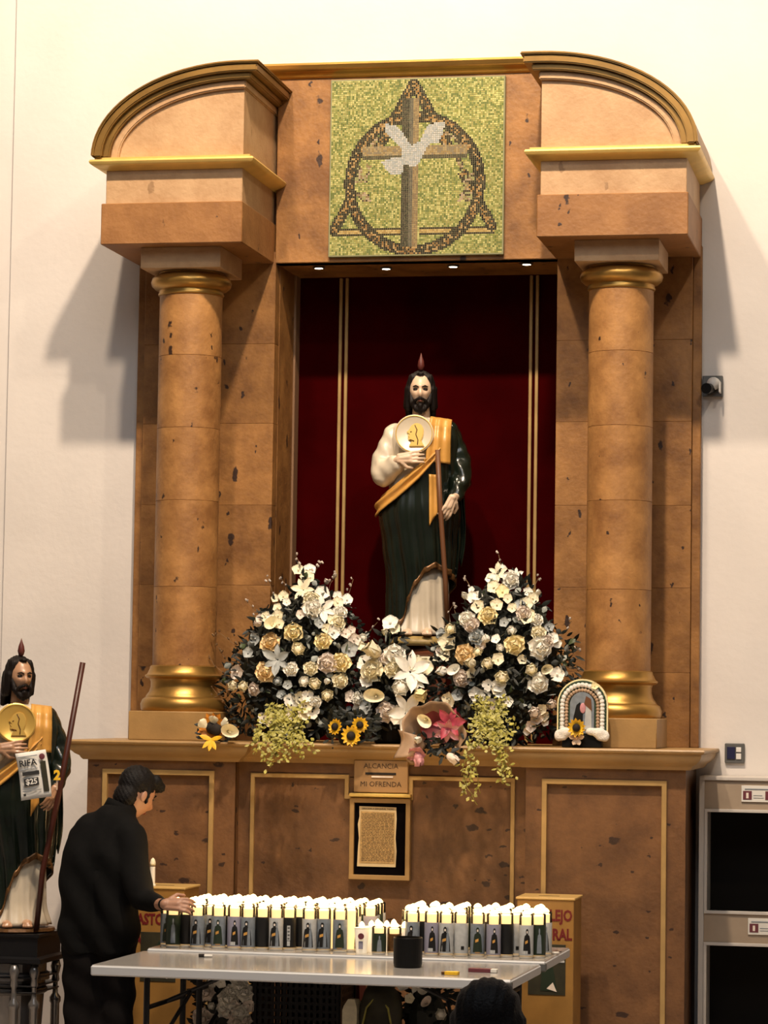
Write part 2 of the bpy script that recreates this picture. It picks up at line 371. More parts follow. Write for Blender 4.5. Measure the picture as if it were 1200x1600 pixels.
# base: left pedestal, centre, right pedestal
PX0, PX1, PX2, PX3 = -2.08, -1.30, .19, .985
YF, YC, YW = .25, .33, 1.045
outline = [(PX0, YF), (PX1, YF), (PX1, YC), (PX2, YC), (PX2, YF), (PX3, YF), (PX3, YW), (PX0, YW)]
core = [(x+(.0 if x not in (PX0, PX3) else (.02 if x == PX0 else -.02)), y+.02 if y != YW else y) for x, y in outline]
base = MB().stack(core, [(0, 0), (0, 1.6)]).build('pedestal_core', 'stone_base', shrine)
lg = MB().stack(outline, [(.02, 1.572), (.03, 1.582), (.035, 1.592), (.055, 1.603), (.075, 1.622), (.082, 1.64), (.082, 1.648), (.096, 1.655), (.100, 1.664), (.096, 1.672), (-.02, 1.674)]).build('ledge', 'ledge', shrine)
autosmooth(lg, 35)
def bars(pts, wd, y0, y1, closed=False):
    "thin frame bars following a right-angled path in x,z"
    b = MB()
    n = len(pts); k = n if closed else n-1
    for i in range(k):
        (xa, za), (xb, zb) = pts[i], pts[(i+1) % n]
        e = .0004 if abs(xa-xb) < 1e-6 else 0
        b.box(min(xa, xb)-wd/2+e, max(xa, xb)+wd/2-e, y0+e, y1, min(za, zb)-wd/2+e, max(za, zb)+wd/2-e, bev=.002)
    return b
# stiles and rails of the two pedestals and the centre, each panel a slab
def framed(xa, xb, pa, pb, zt, y):
    b = MB().box(xa, pa, y, y+.03, .1, 1.58).box(pb, xb, y, y+.03, .1, 1.58).box(pa, pb, y, y+.03, zt, 1.58).box(pa, pb, y, y+.03, .1, .2)
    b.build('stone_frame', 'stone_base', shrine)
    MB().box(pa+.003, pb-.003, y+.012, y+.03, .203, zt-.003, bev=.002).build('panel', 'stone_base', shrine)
framed(PX0, PX1, -1.985, -1.425, 1.51, YF)
framed(PX2, PX3, .285, .88, 1.505, YF)
bars([(-1.985, .2), (-1.985, 1.512), (-1.42, 1.512), (-1.42, .2)], .026, YF-.016, YF+.02, True).build('panel_moulding', 'goldtrim', shrine)
bars([(.285, .2), (.285, 1.505), (.88, 1.505), (.88, .2)], .026, YF-.016, YF+.02, True).build('panel_moulding', 'goldtrim', shrine)
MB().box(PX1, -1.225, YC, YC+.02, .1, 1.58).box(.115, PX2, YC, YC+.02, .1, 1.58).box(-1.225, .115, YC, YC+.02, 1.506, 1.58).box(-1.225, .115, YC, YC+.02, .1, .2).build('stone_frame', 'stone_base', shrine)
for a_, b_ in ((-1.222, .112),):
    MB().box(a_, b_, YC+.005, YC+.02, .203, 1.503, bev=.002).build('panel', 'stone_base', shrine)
bars([(-1.225, .2), (-1.225, 1.506), (-.735, 1.506), (-.735, 1.405), (-.405, 1.405), (-.405, 1.506), (.115, 1.506), (.115, .2)], .022, YC-.016, YC+.016, True).build('panel_moulding', 'goldtrim', shrine)
MB().stack([(PX0, YF), (PX1, YF), (PX1, YC), (PX2, YC), (PX2, YF), (PX3, YF), (PX3, YW), (PX0, YW)], [(.02, 0), (.02, .09), (.008, .1)]).build('plinth_course', 'stone_base', shrine)

# pilasters of stone blocks on a core, each block a piece
def pilaster(x0, x1, side):
    p = MB().box(x0+.006, x1-.006, .97, 1.07, 1.674, 4.3).build('pilaster', 'stone', shrine)
    zs = [1.674, 2.06, 2.50, 2.93, 3.37, 3.80, 4.26]
    jog = .10
    xi0, xi1 = (x0, x1-.0) if side == 'l' else (x0, x1)
    for i in range(len(zs)-1):
        bl = MB().box(xi0, xi1, .96, 1.06, zs[i]+.0004, zs[i+1]-.0004, bev=.0016).build('stone_block', 'stone', shrine)
        bl.parent = p
    return p
pilaster(-2.03, -1.305, 'l'); pilaster(.222, .935, 'r')
# narrow set-back return strips on the outer sides
for x0, x1 in ((-2.075, -2.03), (.935, .98)):
    MB().box(x0, x1, .985, 1.048, 1.674, 4.3, bev=.004).build('pilaster_return', 'stone', shrine)
# niche: jambs, soffit, back, sill
MB().box(-1.309, -1.303, 1.058, 1.40, 1.674, 4.235).build('niche_jamb', 'stone', shrine)
MB().box(-1.309, -1.292, 1.40, 1.50, 1.674, 4.235, bev=.002).build('niche_trim', 'nichewood', shrine)
MB().box(.222, .229, 1.06, 1.5, 1.674, 4.235).build('niche_jamb', 'stone', shrine)
MB().box(-1.309, .229, 1.5, 1.56, 1.61, 4.3).build('niche_backcloth', 'red', shrine)
MB().box(-1.309, .229, 1.045, 1.5, 1.61, 1.674).build('niche_sill', 'ledge', shrine)
sof = MB().box(-1.305, .222, .97, 1.5, 4.235, 4.3).build('niche_soffit', 'stone', shrine)
for x, y in ((-1.10, 1.10), (-.74, 1.16), (-.365, 1.12), (.04, 1.08)):
    d = MB().lathe([(.028, 0), (.034, -.006), (.030, -.010), (.022, -.010)], (x, y, 4.235), 16).build('downlight', 'greyplastic', sof)
    g = MB().lathe([(.022, -.0105), (.0, -.012)], (x, y, 4.235), 12).build('downlight_lens', 'lamp', sof)
    d.parent = shrine; d.location = Vector((0, 0, 0)); g.parent = d
    spot('niche_lamp', (x, y, 4.21), (x*.8+SX*.2, y+.02, 2), 7, (1, .82, .55), 60, .02, .8)
def goldstrip(x):
    MB().box(x-.026, x-.008, 1.484, 1.5, 1.68, 4.23, bev=.003).build('gilt_strip', 'goldtrim', shrine)
    MB().box(x+.008, x+.026, 1.484, 1.5, 1.68, 4.23, bev=.003).build('gilt_strip', 'goldtrim', shrine)
goldstrip(-1.042); goldstrip(.023)

# frieze over the niche
MB().box(-1.31, .23, .96, 1.06, 4.235, 5.26, bev=.004).build('frieze', 'stone', shrine)
cor = MB().stack([(-1.34, .96), (.26, .96), (.26, 1.048), (-1.34, 1.048)], [(.004, 5.235), (.02, 5.245), (.03, 5.262), (.042, 5.268), (.05, 5.285), (.055, 5.30), (.05, 5.312)]).build('cornice', 'gold', shrine)
autosmooth(cor)
# mosaic panel
MX0, MX1, MZ0, MZ1 = -1.005, -.072, 4.268, 5.212
mos = MB().box(MX0-.008, MX1+.008, .935, .965, MZ0-.008, MZ1+.008, bev=.002).build('mosaic_panel', 'grout', shrine)
def seg(px, py, ax, ay, bx, by):
    dx, dy = bx-ax, by-ay; t = max(0, min(1, ((px-ax)*dx+(py-ay)*dy)/(dx*dx+dy*dy))); return math.hypot(px-ax-t*dx, py-ay-t*dy), t
def inpoly(x, y, P):
    c = False; j = len(P)-1
    for i in range(len(P)):
        if (P[i][1] > y) != (P[j][1] > y) and x < (P[j][0]-P[i][0])*(y-P[i][1])/(P[j][1]-P[i][1])+P[i][0]: c = not c
        j = i
    return c
RM = random.Random(3)
def moscol(u, v):
    "u right, v down, in 1200-units of a closer look"
    def pick(*cs): return RM.choice(cs)
    x, y = 65+u*888, 110+v*915
    dove = [(345, 340), (400, 350), (440, 395), (480, 460), (520, 440), (570, 345), (655, 340), (640, 410), (620, 445), (570, 455), (540, 510), (525, 545), (500, 575), (470, 560), (440, 555), (440, 600), (385, 612), (320, 540), (385, 520), (430, 515), (435, 480), (400, 440), (350, 390)]
    if inpoly(x, y, dove): return pick((.42, .43, .42), (.36, .39, .40), (.50, .49, .46))
    if 435 < x < 520 and 210 < y < 985:
        if x < 470: return pick((.03, .026, .018), (.06, .045, .03))
        if x < 492: return pick((.13, .11, .08), (.10, .09, .07))
        return pick((.30, .21, .10), (.22, .15, .08))
    if (225 < x < 440 or 540 < x < 770) and 462 < y < 532:
        if y > 508: return pick((.06, .05, .03), (.09, .07, .04))
        return pick((.28, .19, .08), (.35, .26, .13), (.22, .17, .11))
    r = math.hypot((x-500)/335, (y-655)/350)
    if abs(r-1) < .085:
        if abs(r-1) > .052: return pick((.012, .008, .005), (.03, .02, .012))
        return pick((.26, .13, .04), (.05, .028, .012), (.015, .01, .006), (.02, .012, .008), (.42, .27, .11))
    if (730 > y > 330 or y > 700) and (x > 640 or x < 330) and .72 < r < .92 and y < 760:
        if noise.noise(Vector((x*.02, y*.02, 1))) > .05: return pick((.25, .17, .08), (.05, .035, .02), (.4, .3, .2), (.3, .3, .12))
    tri = [(490, 130), (900, 885), (85, 895)]
    for i, (a, b) in enumerate(((0, 1), (2, 0))):
        d, t = seg(x, y, *tri[a], *tri[b])
        if d < 27:
            if (i == 0 and .45 < t < .62) or (i == 1 and .25 < t < .5 and r > .9 and RM.random() < .0): continue
            if i == 1 and .22 < t < .55: continue
            return pick((.012, .008, .005), (.03, .02, .012)) if d > 15 else pick((.28, .14, .04), (.36, .22, .08), (.04, .025, .01), (.02, .012, .006))
    if 140 < x < 160 and 580 < y < 760: return (.04, .04, .02)
    if 890 < y < 925 and (80 < x < 450 or 530 < x < 910):
        return (.03, .02, .01) if y > 914 or y < 896 else pick((.45, .31, .10), (.52, .38, .15), (.36, .24, .08))
    k = RM.random(); n_ = noise.noise(Vector((x*.012, y*.012, 0)))*.12
    base_ = [(.23, .25, .06), (.36, .37, .12), (.52, .49, .18), (.14, .18, .045), (.33, .31, .09)][int(k*5)]
    if x > 640 and y < 420: base_ = tuple(c*1.12 for c in base_)
    return tuple(max(0, .97*c*(1+n_)) for c in base_)
NT = 92; tv = []; tf = []; tc = []
for j in range(NT):
    for i in range(NT):
        x0 = MX0+(MX1-MX0)*i/NT; z1 = MZ1-(MZ1-MZ0)*j/NT; wd = (MX1-MX0)/NT; hd = (MZ1-MZ0)/NT
        e = .0009; yy = .9335+RM.uniform(-.0006, .0006); b = len(tv); q = [RM.uniform(-.0006, .0006) for _ in range(8)]
        tv += [(x0+e+q[0], yy, z1-hd+e+q[1]), (x0+wd-e+q[2], yy, z1-hd+e+q[3]), (x0+wd-e+q[4], yy, z1-e+q[5]), (x0+e+q[6], yy, z1-e+q[7])]
        tv += [(x0+e, .9355, z1-hd+e), (x0+wd-e, .9355, z1-hd+e), (x0+wd-e, .9355, z1-e), (x0+e, .9355, z1-e)]
        fs = [(0, 1, 2, 3), (0, 4, 5, 1), (1, 5, 6, 2), (2, 6, 7, 3), (3, 7, 4, 0)]
        tf += [tuple(k+b for k in f) for f in fs]; c = moscol((i+.5)/NT, (j+.5)/NT); tc += [c]*5
def colored(mb, cols, name, mt, parent, **k):
    o = mb.build(name, mt, parent, **k); a = o.data.color_attributes.new('Col', 'FLOAT_COLOR', 'CORNER'); i = 0
    for p, c in zip(o.data.polygons, cols):
        for li in p.loop_indices: a.data[li].color = (*c, 1)
    return o
t_ = MB(); t_.v = tv; t_.f = tf
ts = colored(t_, tc, 'tesserae', 'tess', shrine); ts.parent = mos; stuff(ts)

# entablature blocks, one each side: slab, frieze block, moulding, quarter-round panel, arched moulding
def entab(x0, x1, mir):
    "x0..x1 slab width; mir = True: high side on the right (left block)"
    xc = (x0+x1)/2
    sl = MB().box(x0, x1, .25, YW, 4.235, 4.45, bev=.004).build('slab', 'stone_slab', shrine)
    MB().box(x0+.012, x1-.012, .29, YW, 4.45, 4.66, bev=.003).build('cornice_block', 'cream', shrine)
    md = MB().stack([(x0+.012, .29), (x1-.012, .29), (x1-.012, YW), (x0+.012, YW)], [(.012, 4.628), (.03, 4.636), (.055, 4.645), (.07, 4.655), (.075, 4.666), (.07, 4.676), (.05, 4.682), (.05, 4.69), (.0, 4.695)])
    # clip the moulding at the wall: keep y <= YW
    md.v = [(x, min(y, YW), z) for x, y, z in md.v]
    autosmooth(md.build('moulding', 'brightgold', shrine))
    hi = x1-.012 if mir else x0+.012; lo = x0+.05 if mir else x1-.05; s = -1 if mir else 1
    A = abs(hi-lo); B = .385; z0 = 4.69
    def arc(n, k=20):
        pts = []
        for i in range(k+1):
            t = PI/2*(1-i/k)
            # flattened quarter ellipse
            pts.append((hi+s*((A+n)*math.cos(t)), z0+(B+n)*math.sin(t)))
        return pts    # from the high side down to the low side
    face = [(hi, z0)]+arc(0)
    MB().prism(face if not mir else face[::-1], .30, YW).build('arch_panel', 'cream', shrine, fix=True)
    for n0, n1, yf, mt in ((-.03, .012, .275, 'cream'), (.012, .045, .245, 'archgold'), (.045, .085, .215, 'archgold'), (.085, .10, .2, 'archgold')):
        o_ = arc(n1); i_ = arc(n0)
        e_ = hi-s*n1
        poly = [(e_, z0+B+n1)]+o_+i_[::-1]+[(e_, z0+B+n0)]
        # flatten foot to the moulding
        poly = [(x, max(z, z0)) for x, z in poly]
        b = MB(); n_ = len(poly); h = len(o_)+1
        # quads between outer and inner chains
        O = [(e_, z0+B+n1)]+o_; I = [(e_, z0+B+n0)]+i_
        for q in range(len(O)-1):
            P4 = [O[q], O[q+1], I[q+1], I[q]]
            vs = [(x, yf, z) for x, z in P4]+[(x, YW, z) for x, z in P4]
            fcs = [(0, 1, 2, 3), (7, 6, 5, 4), (0, 4, 5, 1), (2, 6, 7, 3)]
            if q == 0: fcs.append((3, 7, 4, 0))
            if q == len(O)-2: fcs.append((1, 5, 6, 2))
            b.add(vs, fcs)
        me_o = b.build('arch_moulding', mt, shrine)
        bm = bmesh.new(); bm.from_mesh(me_o.data); bmesh.ops.remove_doubles(bm, verts=bm.verts, dist=1e-5); bmesh.ops.recalc_face_normals(bm, faces=bm.faces)
        bmesh.ops.bevel(bm, geom=[e for e in bm.edges if len(e.link_faces) == 2 and e.calc_face_angle(0) > .9], offset=.006, segments=2, affect='EDGES')
        bm.to_mesh(me_o.data); bm.free(); autosmooth(me_o, 35)
entab(-2.073, -1.318, True); entab(.212, .975, False)

# columns: core shaft with drums, rings, bases
def column(x):
    y = .59; shaft = MB().lathe([(.160, 2.03), (.160, 4.0)], (x, y, 0), 40).build('column', 'stone_column', shrine)
    def sub(mb, nm, mt, sm=True):
        o = mb.build(nm, mt, shrine); o.parent = shaft; autosmooth(o, 40); return o
    zs = [2.06, 2.47, 2.92, 3.30, 3.68, 4.01]
    for a, b in zip(zs[:-1], zs[1:]):
        sub(MB().lathe([(.163, a+.0002), (.1655, a+.0015), (.1655, b-.0015), (.163, b-.0002)], (x, y, 0), 48), 'drum', 'stone_column')
    sub(MB().box(x-.215, x+.215, .36, .82, 4.125, 4.235, bev=.003), 'abacus', 'cream')
    sub(MB().lathe([(.165, 4.0), (.172, 4.005), (.174, 4.013), (.170, 4.022), (.170, 4.03), (.190, 4.038), (.208, 4.055), (.213, 4.075), (.206, 4.095), (.186, 4.112), (.172, 4.118), (.172, 4.126)], (x, y, 0), 48), 'gilded_capital_ring', 'gold')
    sub(MB().lathe([(.215, 1.823), (.222, 1.835), (.224, 1.86), (.214, 1.885), (.198, 1.895), (.196, 1.902), (.192, 1.908), (.180, 1.925), (.172, 1.95), (.172, 1.975), (.178, 1.99), (.196, 1.996), (.203, 2.003), (.203, 2.010), (.192, 2.016), (.185, 2.03), (.178, 2.045), (.176, 2.056), (.168, 2.062)], (x, y, 0), 48), 'gilded_base', 'gold')
    sub(MB().box(x-.225, x+.225, .345, .86, 1.674, 1.823, bev=.004), 'plinth', 'ochre')
column(-1.672); column(.605)

# offering slot sign and framed notice
sg = thing('offering_slot', 'small tan stone plaque with engraved words and a coin slot above framed notice', 'sign', (-.5535, .31, 1.425))
MB().box(-.692, -.415, .285, YC, 1.43, 1.592, bev=.003).build('plaque', 'sign', sg)
MB().box(-.633, -.475, .283, .2855, 1.519, 1.531).build('slot', 'seed', sg)
MB().box(-.60, -.49, .280, .286, 1.506, 1.514).build('slot_lip', 'petal_b', sg)
text('lettering', 'ALCANCIA', .036, (-.553, .284, 1.563), 'brownink', sg)
text('lettering', 'MI OFRENDA', .036, (-.553, .284, 1.472), 'brownink', sg)
MB().box(-.712, -.396, .262, YC-.016, 1.408, 1.426, bev=.004).build('gilt_shelf', 'brightgold', sg)
fr = thing('framed_notice', 'portrait frame with black mat and yellowed printed sheet below the coin slot', 'frame', (-.5565, .31, .99))
bars([(-.70, 1.39), (-.412, 1.39), (-.412, 1.005), (-.70, 1.005)], .024, .285, YC, True).build('frame', 'ochre', fr)
MB().box(-.69, -.422, .305, YC-.001, 1.015, 1.40).build('mat_board', 'matboard', fr)
pg = [(-.665, 1.36), (-.475, 1.357), (-.472, 1.30), (-.476, 1.20), (-.47, 1.14), (-.474, 1.058), (-.672, 1.058), (-.668, 1.16), (-.664, 1.2), (-.671, 1.27), (-.663, 1.31)]
fp = MB().prism(pg, .300, .3045).build('printed_sheet', 'oldpaperedge', fr)
MB().prism([(-.657, 1.335), (-.482, 1.332), (-.480, 1.075), (-.660, 1.075)], .2985, .3005).build('text_block', 'oldpaper', fr)
text('heading', 'ORACION A SAN JUDAS TADEO', .0115, (-.568, .2996, 1.348), 'brownink', fr, extrude=.0004, bold=.0003)
b = MB()
for i in range(31):
    z = 1.322-i*.0078; x = -.652+random.uniform(0, .006)
    while x < -.49:
        l_ = random.uniform(.006, .022); b.box(x, min(x+l_, -.486), .2975, .299, z, z+.0026); x += l_+.004
stuff(b.build('fine_print', 'brownink', fr))

# ============================================================ wall fittings and the shelving on the right
cm = thing('wall_camera', 'small white dome camera on dark square plate high on right wall', 'camera', (1.03, YW, 3.5))
MB().box(.985, 1.09, 1.02, 1.05, 3.505, 3.615, bev=.003).build('back_plate', 'greyplastic', cm)
MB().ell((1.045, .99, 3.57), (.036, .045, .034), 14, 10).build('dome_housing', 'whiteplastic', cm, smooth=True)
MB().tube([(1.035, 1.02, 3.548), (1.02, .93, 3.538), (1.015, .90, 3.535)], [.024, .028, .028], 16).build('lens_barrel', 'black', cm, smooth=False)
MB().box(1.075, 1.083, .95, 1.02, 3.52, 3.58, bev=.002).build('side_arm', 'whiteplastic', cm)
sw = thing('wall_switch', 'square grey framed switch plate with navy and white rockers on right wall', 'switch', (1.165, YW, 1.6))
MB().box(1.113, 1.215, 1.03, 1.05, 1.597, 1.70, bev=.004).build('bezel', 'greyplastic', sw)
MB().box(1.125, 1.167, 1.024, 1.032, 1.618, 1.682, bev=.002).build('rocker', 'navy', sw)['label'] = 'navy rocker'
MB().box(1.172, 1.198, 1.024, 1.032, 1.655, 1.68, bev=.002).build('rocker', 'whiteplastic', sw)['label'] = 'white rocker'
MB().box(1.172, 1.198, 1.024, 1.032, 1.618, 1.648, bev=.002).build('rocker', 'whiteplastic', sw)['label'] = 'white rocker'

sh = thing('niche_shelving', 'beige laminate shelf unit with deep dark compartments against right wall', 'shelf', (2.0, .87, 0))
SX0, SX1, SY = 1.012, 2.6, .70
for a_ in ((SX0, SX0+.026, SY), (SX0+.84, SX0+.875, SY+.004), (SX1-.026, SX1, SY)):
    MB().box(a_[0], a_[1], a_[2], YW, 0, 1.52).build('side_panel', 'shelfedge', sh)
MB().box(SX0, SX1, SY-.008, YW, 1.515, 1.535, bev=.003).build('top_board', 'shelfedge', sh)
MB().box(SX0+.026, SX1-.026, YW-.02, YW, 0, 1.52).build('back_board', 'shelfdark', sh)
for za, zb in ((1.37, 1.515), (.70, .845), (.03, .17)):
    MB().box(SX0+.026, SX1-.026, SY+.004, SY+.03, za, zb, bev=.002).build('fascia', 'shelf', sh)
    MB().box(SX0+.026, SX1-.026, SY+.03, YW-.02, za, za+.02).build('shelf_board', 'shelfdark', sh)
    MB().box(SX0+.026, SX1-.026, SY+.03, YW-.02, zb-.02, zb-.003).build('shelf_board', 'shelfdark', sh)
for za, zb in ((.845, 1.37), (.17, .70)):
    for xa, xb in ((SX0+.026, SX0+.84), (SX0+.875, SX1-.026)):
        bars([(xa+.008, za+.007), (xa+.008, zb-.007), (xb-.008, zb-.007), (xb-.008, za+.007)], .016, SY-.006, SY+.02, True).build('opening_trim', 'shelfedge', sh)
        MB().box(xa+.001, xa+.006, SY+.02, YW-.02, za+.0, zb).build('lining', 'shelfedge', sh)
for x, z, lb in ((1.225, 1.41, 'white card with candle pictures on the top rail of the shelf unit'), (1.262, .745, 'white card with candle picture on the middle rail of the shelf unit')):
    c = thing('shelf_card', lb, 'card', (x+.10, SY, z), group='cards on the shelf rails')
    MB().box(x, x+.20, SY-.004, SY+.003, z, z+.082, bev=.001).build('card', 'paper', c)
    MB().box(x+.008, x+.052, SY-.006, SY-.0035, z+.012, z+.055).build('picture', 'lab_maroon', c)
    MB().box(x+.024, x+.036, SY-.0075, SY-.0055, z+.018, z+.046).build('candle_print', 'petal_b', c)
    MB().box(x+.120, x+.165, SY-.006, SY-.0035, z+.012, z+.055).build('picture', 'lab_maroon', c)
    MB().box(x+.016, x+.15, SY-.006, SY-.0035, z+.062, z+.067).box(x+.06, x+.112, SY-.006, SY-.0035, z+.02, z+.022).box(x+.06, x+.105, SY-.006, SY-.0035, z+.032, z+.034).build('print_lines', 'lab_blue', c)

# ============================================================ saint statues
def lerp(a, b, t): return a+(b-a)*t
def curve(pts, x):
    "piecewise smooth interpolation of (x, y) pairs"
    if x <= pts[0][0]: return pts[0][1]
    for (xa, ya), (xb, yb) in zip(pts[:-1], pts[1:]):
        if x <= xb:
            t = (x-xa)/(xb-xa); t = t*t*(3-2*t); return ya+(yb-ya)*t
    return pts[-1][1]
RX = [(0, .165), (.10, .150), (.3, .150), (.5, .170), (.66, .190), (.8, .165), (.92, .165), (1.05, .180), (1.12, .165), (1.155, .10), (1.175, .062)]
RY = [(0, .13), (.10, .115), (.3, .11), (.5, .12), (.66, .125), (.8, .115), (.92, .12), (1.05, .118), (1.12, .095), (1.155, .066), (1.175, .056)]
CXC = [(0, .0), (.3, .0), (.66, -.01), (.9, .0), (1.2, -.005)]
def body(a, z, off=0, fold=0, nf=9, ph=0):
    "a = degrees round the figure, 0 front, + to the viewer's right"
    t = math.radians(a); f = fold*(math.sin(nf*t+ph+3*math.sin(z*4+ph))+.5*math.sin(nf*1.9*t+z*3))
    return (curve(CXC, z)+(curve(RX, z)+off+f)*math.sin(t), -(curve(RY, z)+off+f)*math.cos(t), z)
def head_mesh(mb, c, yaw, s=1.0, pitch=6):
    "bearded long face modelled from a sphere; c = centre of skull, faces -y"
    Rm = Matrix.Rotation(yaw, 3, 'Z') @ Matrix.Rotation(math.radians(pitch), 3, 'X'); n, mm = 44, 40; vs = []; fs = []
    def g(x, z, cx, cz, wx, wz): return math.exp(-((x-cx)/wx)**2-((z-cz)/wz)**2)
    for i in range(mm+1):
        ph = PI*i/mm
        for k in range(n):
            t = 2*PI*k/n; X = math.sin(ph)*math.sin(t); Y = -math.sin(ph)*math.cos(t); Z = math.cos(ph)
            x = X*.062; y = Y*.078; z = Z*.098
            if z < 0: x *= 1+z*2.6; 
            if Y > 0 and z < -.02: y *= 1+(z+.02)*4
            if Y < 0:
                fr = -Y
                y -= fr*(.024*g(x, z, 0, -.018, .010, .020)+.010*g(x, z, 0, .006, .008, .022))          # nose
                y -= fr*(.007*g(x, z, 0, .030, .040, .009))                                             # brow
                y += fr*(.012*(g(x, z, -.024, .010, .013, .010)+g(x, z, .024, .010, .013, .010)))       # eye sockets
                y -= fr*.006*(g(x, z, -.032, -.014, .014, .012)+g(x, z, .032, -.014, .014, .012))       # cheek bones
                y -= fr*.007*g(x, z, 0, -.050, .016, .007)                                              # lips
                y -= fr*.008*g(x, z, 0, -.078, .016, .012)                                              # chin
            v = Rm @ Vector((x, y, z))*s; vs.append((c[0]+v.x, c[1]+v.y, c[2]+v.z))
    for i in range(mm):
        for k in range(n): fs.append((i*n+k, (i+1)*n+k, (i+1)*n+(k+1) % n, i*n+(k+1) % n))
    mb.add(vs, fs); return Rm
def hand(mb, wrist, direc, palm, s=1.0, curl=.5, thumb=1, spread=.16):
    "palm and five fingers; direc = along the hand, palm = palm normal"
    d = Vector(direc).normalized(); p = Vector(palm); p = (p-d*p.dot(d)).normalized(); sd = d.cross(p)*thumb
    W = Vector(wrist); k = s
    mb.cap2(W+d*.008*k, W+d*.060*k, .017*k, .018*k, 8)
    for o in (-.022, -.008, .008, .022): mb.cap2(W+d*.005*k+sd*o*.7*k, W+d*.072*k+sd*o*k, .014*k, .0115*k, 8)
    for i, (o, L) in enumerate(((-.027, .058), (-.0095, .072), (.0095, .078), (.027, .070))):
        a = W+d*.075*k+sd*o*k; ang = curl*.5; dd = (d*math.cos(ang)+p*math.sin(ang)+sd*o*spread*20).normalized(); c = a
        for j, f in enumerate((.42, .32, .26)):
            e = c+dd*L*f*k; mb.cap2(c, e, (.0092-.0012*j)*k, (.0084-.0012*j)*k, 8); c = e
            ang += curl*(.9 if j == 0 else .7); dd = (d*math.cos(ang)+p*math.sin(ang)+sd*o*spread*12).normalized()
    a = W+d*.022*k+sd*.026*k; dd = (d*.65+sd*.75+p*.3).normalized(); e = a+dd*.036*k; mb.cap2(a, e, .0125*k, .0100*k, 8)
    dd = (d*.95+sd*.15+p*.5).normalized(); mb.cap2(e, e+dd*.032*k, .0100*k, .0078*k, 8)
def patch(fn, nu, nv, name, mt, parent, solid=.006, close=False):
    o = MB().grid(fn, nu, nv, closed=close).build(name, mt, parent, smooth=True, local=True, fix=False)
    if solid:
        bm = bmesh.new(); bm.from_mesh(o.data); bmesh.ops.recalc_face_normals(bm, faces=bm.faces); bmesh.ops.solidify(bm, geom=bm.faces[:], thickness=solid); bm.to_mesh(o.data); bm.free()
        o.data.polygons.foreach_set('use_smooth', [True]*len(o.data.polygons))
    return o
